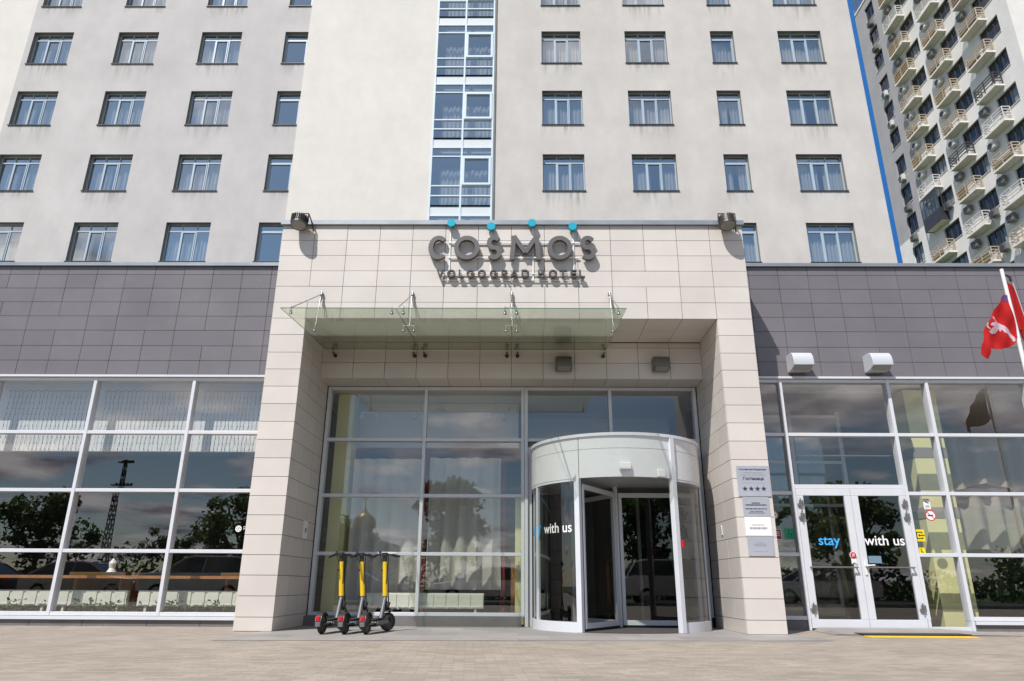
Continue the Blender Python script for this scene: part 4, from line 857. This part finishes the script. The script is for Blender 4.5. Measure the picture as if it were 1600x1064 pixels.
# ------------------------------------------------------------------ flags
def flag_surface(outl, top, n=14, yf=0, amp=.05, seed=0):
    pass
pole = empty('flagpole', (6.0, -3.47, 0), 'slim white metal flagpole in front of the right wing', 'flagpole')
m = MB(); m.tube((0,0,0), (0,0,4.40), .030, .021, n=16); m.lathe([(.0,4.42),(.021,4.41),(.021,4.40)], n=12); m.build('shaft', WHITEM, pole, smooth=True)
m = MB(); m.tube((.01,0,4.34), (.08,0,4.31), .011); m.tube((.08,0,4.31), (.08,.0,4.25), .016); m.path([(.08,0,4.25),(.06,0,3.6),(.055,0,1.0)], .0025, 5); m.build('halyard_arm', BLKP, pole)
def poly_cloth(name, P, mt, y0, fold, parent=None, seed=0, th=.0):
    """outline P (x,z) filled with a fine grid and folded out of plane"""
    bm = bmesh.new(); vs = [bm.verts.new((x, 0, z)) for x, z in P]; bm.faces.new(vs)
    xs = [p[0] for p in P]; zs = [p[1] for p in P]; st = .022
    for ax, lo, hi in ((0, min(xs), max(xs)), (2, min(zs), max(zs))):
        q = lo+st
        while q < hi:
            co = [0,0,0]; nn = [0,0,0]; co[ax] = q; nn[ax] = 1
            bmesh.ops.bisect_plane(bm, geom=bm.verts[:]+bm.edges[:]+bm.faces[:], plane_co=co, plane_no=nn); q += st
    for v in bm.verts: v.co.y = y0+fold(v.co.x, v.co.z)
    me = bpy.data.meshes.new(name); bm.to_mesh(me); bm.free(); me.materials.append(mt); me.polygons.foreach_set('use_smooth', [True]*len(me.polygons)); o = bpy.data.objects.new(name, me); COL.objects.link(o)
    if parent is not None: o.parent = parent
    return o
fold = lambda x, z: .03*sin((x*1.0+z*.62)*17)+.012*sin((x-z*.4)*29)
fl = empty('flag', (5.968, -3.50, 3.735), 'red flag with a pale bird emblem hanging left of the flagpole', 'flag')
off = lambda L_: [(x-7.46, z-4.5) for x, z in L_]
fo = [(7.475,4.90),(7.43,4.915),(7.344,4.815),(7.218,4.657),(7.089,4.481),(6.99,4.30),(6.905,4.10),(6.888,3.964),(6.925,3.91),(6.969,3.889),(7.0,3.96),(7.011,4.039),(7.09,4.04),(7.193,4.045),(7.324,4.075),(7.42,4.14),(7.475,4.22)]
flf = lambda x, z: fold(x+7.46, z+4.5)
poly_cloth('cloth', off(fo), FRED, 0, flf, fl)
poly_cloth('dark_corner', off([(7.472,4.895),(7.43,4.91),(7.36,4.83),(7.40,4.80),(7.472,4.78)]), FDRK, -.004, flf, fl)
bird = [(7.067,4.30),(7.10,4.345),(7.135,4.375),(7.105,4.385),(7.088,4.405),(7.11,4.43),(7.15,4.435),(7.165,4.455),(7.15,4.485),(7.17,4.49),(7.195,4.45),(7.25,4.44),(7.31,4.405),(7.38,4.345),(7.40,4.28),(7.435,4.22),(7.433,4.173),(7.393,4.154),(7.35,4.20),(7.30,4.262),(7.262,4.272),(7.24,4.325),(7.208,4.288),(7.192,4.33),(7.15,4.27),(7.10,4.262)]
poly_cloth('bird_emblem', off(bird), FWHT, -.004, flf, fl)
st_ = [(7.16+(.03 if k % 2 == 0 else .012)*cos(pi/2+k*pi/5), 4.515+(.03 if k % 2 == 0 else .012)*sin(pi/2+k*pi/5)) for k in range(10)]
poly_cloth('star_emblem', off(st_), FWHT, -.004, flf, fl)
poly_cloth('arc_emblem', off([(7.065,4.45),(7.05,4.41),(7.055,4.37),(7.085,4.335),(7.09,4.345),(7.07,4.375),(7.065,4.41),(7.075,4.445)]), FWHT, -.004, flf, fl)
f2 = empty('flag', (6.048, -3.44, 3.975), 'tightly furled red flag hanging right of the flagpole', 'flag')
off2 = lambda L_: [(x-7.56, z-4.8) for x, z in L_]
poly_cloth('cloth', off2([(7.53,5.22),(7.56,5.235),(7.60,5.10),(7.66,4.85),(7.70,4.62),(7.74,4.42),(7.74,4.20),(7.66,4.18),(7.60,4.28),(7.55,4.36),(7.52,4.62),(7.505,5.0)]), FRED, 0, lambda x, z: .06*sin(x*55+z*4), f2)
m = MB(); m.tube((.04,-.07,.30), (.10,-.07,-.38), .008); m.build('edge_cord', FWHT, f2)

# ------------------------------------------------------------------ apartment tower on the right
AX = 35.5
ap = empty('apartment_building', (AX, 29, 0), 'tall white apartment tower with rows of small railed balconies right of the hotel', 'apartment building')
ap.location = (0, 0, 0)
gcol = [(44.35, 45.9, 29.49, 1.85)]; ccol = [(39.05, 41.2, 28.91, 1.55), (34.45, 36.6, 28.91, 1.55), (30.15, 32.3, 28.91, 1.55)]
PER = 3.02
def fz(mb, y0, y1, z0, z1, holes, rv):
    t = MB(); wall_holes(t, y0, y1, z0, z1, 0, holes, .22, rv)
    k = len(mb.v); mb.v += [(AX+v[1], v[0], v[2]) for v in t.v]; mb.f += [tuple(k+i for i in f) for f in t.f]
KS = range(-5, 10)
hg = [(a, b_, zt+k*PER-h, zt+k*PER) for a, b_, zt, h in gcol for k in KS if zt+k*PER < 57]; hc = [(a, b_, zt+k*PER-h, zt+k*PER) for a, b_, zt, h in ccol for k in KS if zt+k*PER < 57]
m = MB(); fz(m, 42.75, 60, 30.6, 57.6, [h for h in hg if h[2] > 30.6], None); m.build('grey_wall', APG, ap)
m = MB(); fz(m, 42.75, 60, 0, 30.6, [h for h in hg if h[3] < 30.7], None); m.build('facade_wall', APW, ap)
m = MB(); fz(m, 29.0, 42.75, 0, 57.6, hc, None); m.build('facade_wall', APW, ap)
m = MB(); m.quad((AX,29.0,0),(AX+22,29.0,0),(AX+22,29.0,57.6),(AX,29.0,57.6)); m.build('front_wall', APW, ap)
m = MB(); m.box(AX-.06, AX+22, 28.94, 60, 57.6, 57.8); m.box(AX+21.9, AX+22, 29.01, 60, 0, 57.6); m.box(AX, AX+22, 59.9, 60, 0, 57.6); m.build('roof_slab', SLAB, ap)
m = MB(); m.box(AX+1.2, AX+1.4, 29.1, 59.8, 0, 57.5); m.build('inner_wall', ROOMD, ap)
blinds = [mat('blind_pale', (.55,.55,.52), .8), mat('blind_navy', (.03,.04,.12), .8), mat('blind_dark', (.10,.10,.10), .8)]
rnd = random.Random(11)
def ap_window(a, b_, z0, z1, npan):
    m = MB(); t = .07; x0, x1 = AX+.13, AX+.21
    m.box(x0, x1, a, b_, z0, z0+t); m.box(x0, x1, a, b_, z1-t, z1)
    for i in range(npan+1): y = a+t/2+(b_-a-t)*i/npan; m.box(x0-.002, x1-.003, y-t/2, y+t/2, z0+t, z1-t)
    o = m.build('window', WIND, ap); g = MB(); g.quad((x0+.04,a+.02,z0+.02),(x0+.04,b_-.02,z0+.02),(x0+.04,b_-.02,z1-.02),(x0+.04,a+.02,z1-.02)); g.build('pane', GLASSA, o)
    s = MB(); s.box(AX-.05, AX+.12, a-.03, b_+.03, z0-.04, z0+.003); s.build('sill', SLAB, o)
    if rnd.random() < .75:
        c = a+(b_-a)*rnd.choice((0, 0, .34)); d = c+(b_-a)*rnd.choice((.33, .5, .66)); d = min(d, b_); c_ = MB(); n = 16; zb = z0 if rnd.random() < .7 else z0+(z1-z0)*.4
        for i in range(n): ya, yb = c+(d-c)*i/n, c+(d-c)*(i+1)/n; c_.quad((x1+.12+.03*(i % 2),ya,zb),(x1+.12+.03*((i+1) % 2),yb,zb),(x1+.12+.03*((i+1) % 2),yb,z1),(x1+.12+.03*(i % 2),ya,z1))
        c_.build('curtain', rnd.choice(blinds), o)
for h in hg:
    if h[3] > 24: ap_window(h[0], h[1], h[2], h[3], 2)
for h in hc:
    if h[3] > 18: ap_window(h[0], h[1], h[2], h[3], 3)
P_ = .68
def balcony(y0, y1, z, rm, fill=None, bay=False):
    m = MB(); m.box(AX-P_, AX-.002, y0, y1, z, z+.14); s = m.build('balcony', SLAB, ap)
    if bay:
        m = MB(); m.box(AX-P_-.02, AX-P_+.02, y0-.02, y1+.02, z-.05, z+1.1); m.box(AX-P_+.021, AX-.003, y0-.02, y0+.02, z-.05, z+1.1); m.box(AX-P_+.021, AX-.003, y1-.02, y1+.02, z-.05, z+1.1); m.build('dark_panel', BAYD, s)
        m = MB(); n = 5
        for i in range(n+1): y = y0+(y1-y0)*i/n; m.box(AX-P_-.02, AX-P_+.03, y-.03, y+.03, z+1.1, z+2.86)
        m.box(AX-P_-.015, AX-P_+.025, y0, y1, z+2.80, z+2.88); m.box(AX-P_, AX-.003, y0-.015, y0+.02, z+2.80, z+2.88); m.box(AX-P_/2-.03, AX-P_/2+.03, y0-.02, y0+.02, z+1.1, z+2.8); m.build('bay_frame', WIND, s)
        m = MB(); m.quad((AX-P_,y0,z+1.1),(AX-P_,y1,z+1.1),(AX-P_,y1,z+2.8),(AX-P_,y0,z+2.8)); m.quad((AX-P_,y0,z+1.1),(AX,y0,z+1.1),(AX,y0,z+2.8),(AX-P_,y0,z+2.8)); m.build('pane', GLASSA, s); return
    m = MB(); t = .03; zt = z+.14
    for x, y in ((AX-P_+.04,y0+.04),(AX-P_+.04,(y0+y1)/2),(AX-P_+.04,y1-.04),(AX-.06,y0+.04),(AX-.06,y1-.04)): m.box(x-t, x+t, y-t, y+t, zt, zt+1.08)
    for q in (.30, .56, .82, 1.06):
        m.box(AX-P_+.04-t, AX-P_+.04+t, y0+.071, (y0+y1)/2-.031, zt+q-t, zt+q+t); m.box(AX-P_+.04-t, AX-P_+.04+t, (y0+y1)/2+.031, y1-.071, zt+q-t, zt+q+t)
        for yy in (y0+.04, y1-.04): m.box(AX-P_+.071, AX-.091, yy-t, yy+t, zt+q-t, zt+q+t)
    m.build('railing', rm, s)
    if fill is not None:
        m = MB(); L = rnd.uniform(.5, 1.0); m.box(AX-P_+.10, AX-P_+.13, y1-.1-(y1-y0-.2)*L, y1-.1, zt+.04, zt+rnd.choice((.5,.8,.95))); m.build('screen_board', fill, s)
cols = ((40.1, 42.5), (35.5, 37.8), (31.15, 33.45)); darks = {(2, 0): 1, (1, 1): 1, (2, 2): 1, (0, 7): 2, (1, 6): 2, (2, 1): 2, (0, 1): 2, (1, -1): 2, (2, -2): 2}
# (column, floor): 1 dark rails, 2 white rails
darks = {(2, 2): 1, (1, 1): 1, (2, 1): 2, (0, 1): 2, (1, -1): 2, (2, -1): 2, (1, 6): 2, (0, 7): 2}
for ci, (a, b_) in enumerate(cols):
    for k in range(-3, 10):
        z = 29.32+k*PER
        if ci == 0 and k < -1 or z > 56: continue
        d = darks.get((ci, k), 0); rm = (RTAN, RDRK, RWHT)[d]
        balcony(a, b_, z, rm, rnd.choice(LOGW) if d == 0 and rnd.random() < .75 else None, bay=(ci == 0 and k == 0))
def ac(y, z, tilt=0):
    o = MB(); o.box(AX-.40, AX-.10, y-.38, y+.38, z-.27, z+.27); b0 = o.build('air_conditioner', ACW if rnd.random() < .4 else ACG, ap, bevel=.02)
    f = MB(); M_ = Matrix.Translation((AX-.405, y+.08, z)) @ Matrix.Rotation(-pi/2, 4, 'Y'); f.lathe([(0,.0),(.235,.0),(.235,.012),(0,.012)], M_, 22); f.build('fan_grille', WIND, b0)
    for q in (-.285, .285): f = MB(); f.box(AX-.36, AX-.0, y+q-.015, y+q+.015, z-.31, z-.272); f.build('bracket', ACW, b0)
for (ci, yy) in ((0, 42.0), (1, 37.5), (2, 33.3)):
    for k in range(-2, 9):
        if (ci, k) in ((0, 0),): continue
        if rnd.random() < .82: ac(yy+rnd.uniform(-.1,.15), 29.32+k*PER-.62+rnd.uniform(-.08,.05))
for z in (54.2, 51.1, 45.6, 48.2-6.0, 36.3, 33.2, 30.2): ac(44.95, z-.1)
ac(39.6, 30.3); ac(34.9, 26.9); ac(34.7, 24.0)

# ------------------------------------------------------------------ what stands across the street (seen mirrored in the glass)
def make_car(suv, paint, name='parked_car'):
    r = empty(name, (0,0,0)); L_, W_, Hh = (4.6, 1.9, 1.68) if suv else (4.5, 1.8, 1.43)
    if suv: pr = [(-2.25,.35),(-2.28,.75),(-2.2,1.0),(-1.15,1.08),(1.9,1.1),(2.22,1.02),(2.28,.6),(2.22,.35)]; cab = [(-1.25,1.07),(-.55,1.60),(-.2,1.67),(1.45,1.66),(1.75,1.58),(2.08,1.09)]
    else: pr = [(-2.2,.30),(-2.24,.60),(-2.15,.80),(-1.1,.92),(1.55,.96),(2.1,.93),(2.22,.75),(2.2,.32)]; cab = [(-1.15,.91),(-.35,1.36),(.0,1.42),(.9,1.41),(1.2,1.35),(1.85,.95)]
    m = MB()
    def loft(pts, ws):
        k = len(m.v); n = len(pts)
        for w_, sh in ws:
            cx = sum(p[0] for p in pts)/n; cz = min(p[1] for p in pts)
            for x, z in pts: m.v.append((cx+(x-cx)*sh, w_, z if sh == 1 else cz+(z-cz)*(1-(1-sh)*.7)))
        for j in range(len(ws)-1):
            for i in range(n): q = (i+1) % n; m.f.append((k+j*n+i, k+j*n+q, k+(j+1)*n+q, k+(j+1)*n+i))
        m.f.append(tuple(k+i for i in reversed(range(n)))); m.f.append(tuple(k+(len(ws)-1)*n+i for i in range(n)))
    h = W_/2; loft(pr, ((-h,.975),(-h+.08,1),(h-.08,1),(h,.975))); bd = m.build('body', paint, r, smooth=True, bevel=.03)
    m = MB(); n = len(cab); top = max(p[1] for p in cab)
    for x, z in cab: 
        t = (z-cab[0][1])/(top-cab[0][1]); wy = h-.06-.2*t; m.v += [(x,-wy,z),(x,wy,z)]
    for i in range(n-1): m.f.append((2*i,2*i+1,2*i+3,2*i+2))
    m.f.append(tuple(2*i for i in range(n))); m.f.append(tuple(2*i+1 for i in reversed(range(n)))); m.build('cabin_glass', mat('car_glass', (.02,.025,.03), .05, spec=.8) if 'car_glass' not in bpy.data.materials else bpy.data.materials['car_glass'], r, smooth=False)
    m = MB(); ch = [p for p in cab if p[1] > top-.12]; 
    for x, z in ch: wy = h-.24; m.v += [(x,-wy,z+.012),(x,wy,z+.012)]
    for i in range(len(ch)-1): m.f.append((2*i,2*i+1,2*i+3,2*i+2))
    for s in (-1, 1):
        for (p, q) in zip(cab, cab[1:]):
            f_ = lambda c: h-.05-.2*(c[1]-cab[0][1])/(top-cab[0][1]); m.tube((p[0],s*f_(p),p[1]), (q[0],s*f_(q),q[1]), .035, n=6)
        m.tube((.25,s*(h-.05),cab[0][1]), (.3,s*(h-.26),top), .03, n=6)
    m.build('roof', paint, r)
    for x in (-1.4, 1.35):
        for s in (-1, 1):
            M_ = Matrix.Translation((x, s*(h-.11), .33)) @ Matrix.Rotation(pi/2, 4, 'X'); m = MB(); m.lathe([(.2,-.11),(.31,-.11),(.335,-.07),(.335,.07),(.31,.11),(.2,.11)], M_, 24); w_ = m.build('wheel', BLK, r, smooth=True); m = MB(); m.lathe([(0,-.10),(.2,-.09),(.2,.09),(0,.10)], M_, 12); m.build('rim', STEEL, w_)
    for s in (-1, 1):
        m = MB(); m.box(-2.27, -2.12, s*(h-.35)-.18, s*(h-.35)+.18, .66, .80); m.build('headlight', mat('headlight_lens', (.6,.62,.62), .1) if 'headlight_lens' not in bpy.data.materials else bpy.data.materials['headlight_lens'], r, bevel=.02)
        m = MB(); m.box(2.12, 2.26, s*(h-.3)-.16, s*(h-.3)+.16, .72, .90); m.build('tail_light', REDP, r, bevel=.02)
    return r
CP = [mat('car_silver', (.42,.43,.44), .25, metal=.6, coat=1), mat('car_dark', (.03,.035,.05), .2, coat=1), mat('car_white', (.7,.7,.7), .25, coat=1), mat('car_beige', (.38,.34,.28), .25, metal=.4, coat=1)]
for x, y, suv, p, fl_, lab in ((-12.3,-15.0,True,0,0,'silver off-road car parked across the road, seen mirrored in the bay beside the portal'), (-16.9,-15.1,False,3,1,'beige saloon parked left of the silver off-road car'), (-21.9,-15.0,False,1,0,'dark saloon parked farthest left across the road'), (-6.8,-15.1,False,1,1,'dark saloon parked right of the silver off-road car'), (-1.2,-15.0,False,2,0,'white saloon parked opposite the portal'), (6.0,-15.1,True,2,1,'white off-road car parked opposite the revolving door'), (11.5,-15.0,False,0,0,'silver saloon parked opposite the double door')):
    c = make_car(suv, CP[p]); c.location = (x, y, -.02); c.rotation_euler = (0, 0, pi if fl_ else 0); tag(c, lab, 'car', 'cars parked across the road')
def tree(x, y, h, cw, lab, seed, leaf=LEAF):
    r = empty('tree', (x, y, -.03), lab, 'tree', 'trees across the road'); rn = random.Random(seed); m = MB(); m.tube((0,0,0), (.1,0,h*.45), h*.022+.05, h*.014+.03, n=9)
    tips = []
    for i in range(9):
        a = rn.uniform(0, 6.28); e = Vector((cos(a)*cw*.33*rn.uniform(.5,1.2), sin(a)*cw*.33*rn.uniform(.5,1.2), h*rn.uniform(.55,.88))); m.tube((.1,0,h*rn.uniform(.28,.45)), e, h*.011+.02, .02, n=6); tips.append(e)
    m.build('trunk', BARK, r); m = MB()
    cl = [Vector((rn.gauss(0,.26)*cw, rn.gauss(0,.26)*cw, h*rn.uniform(.34,.95))) for _ in range(34)]+tips
    for c in cl:
        sc_ = (1-abs(c.z/h-.6)*1.1); c.x *= max(.3, sc_); c.y *= max(.3, sc_); R0 = h*rn.uniform(.06,.12)
        for _ in range(95):
            v = Vector((rn.gauss(0,1), rn.gauss(0,1), rn.gauss(0,.8))).normalized()*R0*rn.uniform(.5,1.1); p = c+v; s = h*rn.uniform(.016,.032)
            u = Vector((rn.uniform(-1,1), rn.uniform(-1,1), rn.uniform(-1,1))).normalized(); w_ = u.orthogonal().normalized(); m.quad(p-u*s, p-w_*s*.6, p+u*s, p+w_*s*.6)
    m.build('crown', leaf, r)
tr = [(-36,-29,5.6,6,'broad dark tree farthest left across the road'), (-29,-30,6.2,6,'broad dark tree left of the lamp mast across the road'), (-21.0,-31,3.9,4.5,'low bushy tree between the lamp mast and the portal side trees'), (-16.5,-29,6.1,6,'dense tree mirrored in the bay beside the portal'), (-11.5,-33,5.2,5,'dense tree right of the tallest left tree across the road'), (-4.2,-31,7.6,5,'tall airy tree opposite the middle of the portal'), (2.5,-32,5.0,4.6,'middle sized tree opposite the revolving door'), (7.0,-30,6.4,5,'tree opposite the double door across the road'), (13,-31,7.4,6,'tall tree opposite the right wing'), (20,-30,6.6,6,'broad tree far right across the road')]
for i, (x, y, h, cw, lab) in enumerate(tr): tree(x, y, h, cw, lab, 100+i, LEAF if i % 3 else LEAF2)
rn = random.Random(5); m = MB()
for i in range(14000):
    x = rn.uniform(-62, 50); y = -27.5+rn.gauss(0,.5)-3*abs(sin(x*.35)); z = rn.uniform(0, 1)**1.1*(2.1+.8*sin(x*.7)+.5*sin(x*2.1)); p = Vector((x,y,z)); s = rn.uniform(.10,.24)
    u = Vector((rn.uniform(-1,1), rn.uniform(-1,1), rn.uniform(-1,1))).normalized(); w_ = u.orthogonal().normalized(); m.quad(p-u*s, p-w_*s*.6, p+u*s, p+w_*s*.6)
tag(m.build('hedge', LEAF), 'long dark hedge of mixed bushes behind the parked cars', 'hedge', kind='stuff')
# lamp mast
ms = empty('lamp_mast', (-40.3, -57.6, 0), 'tall steel lattice mast with lamp platform beyond the trees across the road', 'lamp mast'); m = MB(); n = 14; Hm = 12.6
for i in range(n):
    z0, z1 = Hm*i/n, Hm*(i+1)/n; w0, w1 = .36-.26*i/n, .36-.26*(i+1)/n
    for k in range(4):
        c = [(-1,-1),(1,-1),(1,1),(-1,1)]; a, b_ = c[k], c[(k+1) % 4]
        m.tube((a[0]*w0,a[1]*w0,z0), (a[0]*w1,a[1]*w1,z1), .045, n=5); m.tube((a[0]*w0,a[1]*w0,z0), (b_[0]*w1,b_[1]*w1,z1), .025, n=4); m.tube((b_[0]*w0,b_[1]*w0,z0), (a[0]*w1,a[1]*w1,z1), .025, n=4)
m.build('mast', DLAMP, ms)
for z, w_ in ((10.0, .95), (12.3, .7)):
    m = MB(); m.box(-w_, w_, -.3, .3, z, z+.08); 
    for i in range(5): x = -w_+.2+i*(2*w_-.4)/4; m.box(x-.10, x+.10, -.5, -.3, z+.10, z+.30)
    m.build('lamp_platform', DLAMP, ms)
# church
ch = empty('church', (-15.3, -57.5, 0), 'small pale church with a gold onion dome beyond the trees across the road', 'church'); m = MB(); m.box(-3.4, 3.4, -3, 3, 0, 4.4); m.build('nave', APW, ch)
m = MB(); m.tube((0,0,4.4), (0,0,6.0), .9, n=24); m.build('drum', APW, ch, smooth=True)
for i in range(6):
    M_ = Matrix.Rotation(i*pi/3+.2, 4, 'Z'); m = MB(); m.box(-.11, .11, -.92, -.88, 4.8, 5.7, M_); m.build('window', WIND, ch)
m = MB(); m.prism([(-3.6,4.4),(0,5.1),(3.6,4.4)], -3.1, 3.1); m.build('roof', FLASH, ch)
m = MB(); m.lathe([(.95,6.0),(1.15,6.2),(1.2,6.5),(1.05,6.95),(.7,7.3),(.33,7.6),(.1,7.95),(.05,8.3)], n=32); m.build('dome', mat('gold_leaf', (.42,.30,.11), .35, metal=1), ch, smooth=True)
m = MB(); m.box(-.04, .04, -.03, .03, 8.3, 9.4); m.box(-.3, .3, -.03, .03, 8.9, 8.98); m.box(-.17, .17, -.029, .031, 9.15, 9.22); m.build('cross', bpy.data.materials['gold_leaf'], ch)

fl.scale = (.8,)*3; f2.scale = (.8,)*3
p2 = copy_tree(pole); p2.location = (10.5, -1.35, 0); p2.scale = (1.2, 1.2, 1.2); p2['label'] = 'second slim flagpole farther right along the right wing'
f3 = copy_tree(fl); f3.location = (10.46, -1.38, 4.5); f3.scale = (1, 1, 1); f3['label'] = 'brown flag on the second flagpole farther right'
for c in list(f3.children):
    if c.name.startswith('cloth'): c.data = c.data.copy(); c.data.materials[0] = mat('flag_brown', (.16,.045,.012), .8)
    else: bpy.data.objects.remove(c)

# a few dry leaves and cigarette ends blown against the building
for i, (x0, x1, y0, y1, l) in enumerate(((-9.5, -4.5, .7, 1.12, 'dry leaves blown along the foot of the left wing'), (-3.6, 0, 1.2, 1.58, 'dry leaves blown along the step behind the scooters'), (7.7, 9.8, .6, 1.12, 'dry leaves along the foot of the right wing'))):
    m = MB(); rn = random.Random(300+i)
    for k in range(60):
        x = rn.uniform(x0, x1); y = y1-(y1-y0)*rn.random()**2.5; s_ = rn.uniform(.008, .022); a = rn.uniform(0, 6.28); c_, d_ = cos(a)*s_, sin(a)*s_; z = .004
        m.quad((x-c_, y-d_, z), (x+d_*.5, y-c_*.5, z+.004), (x+c_, y+d_, z+.002), (x-d_*.5, y+c_*.5, z+.006))
    tag(m.build('fallen_leaves', mat('dry_leaf', (.20,.12,.05), .9) if 'dry_leaf' not in bpy.data.materials else bpy.data.materials['dry_leaf']), l, 'leaves', kind='stuff')
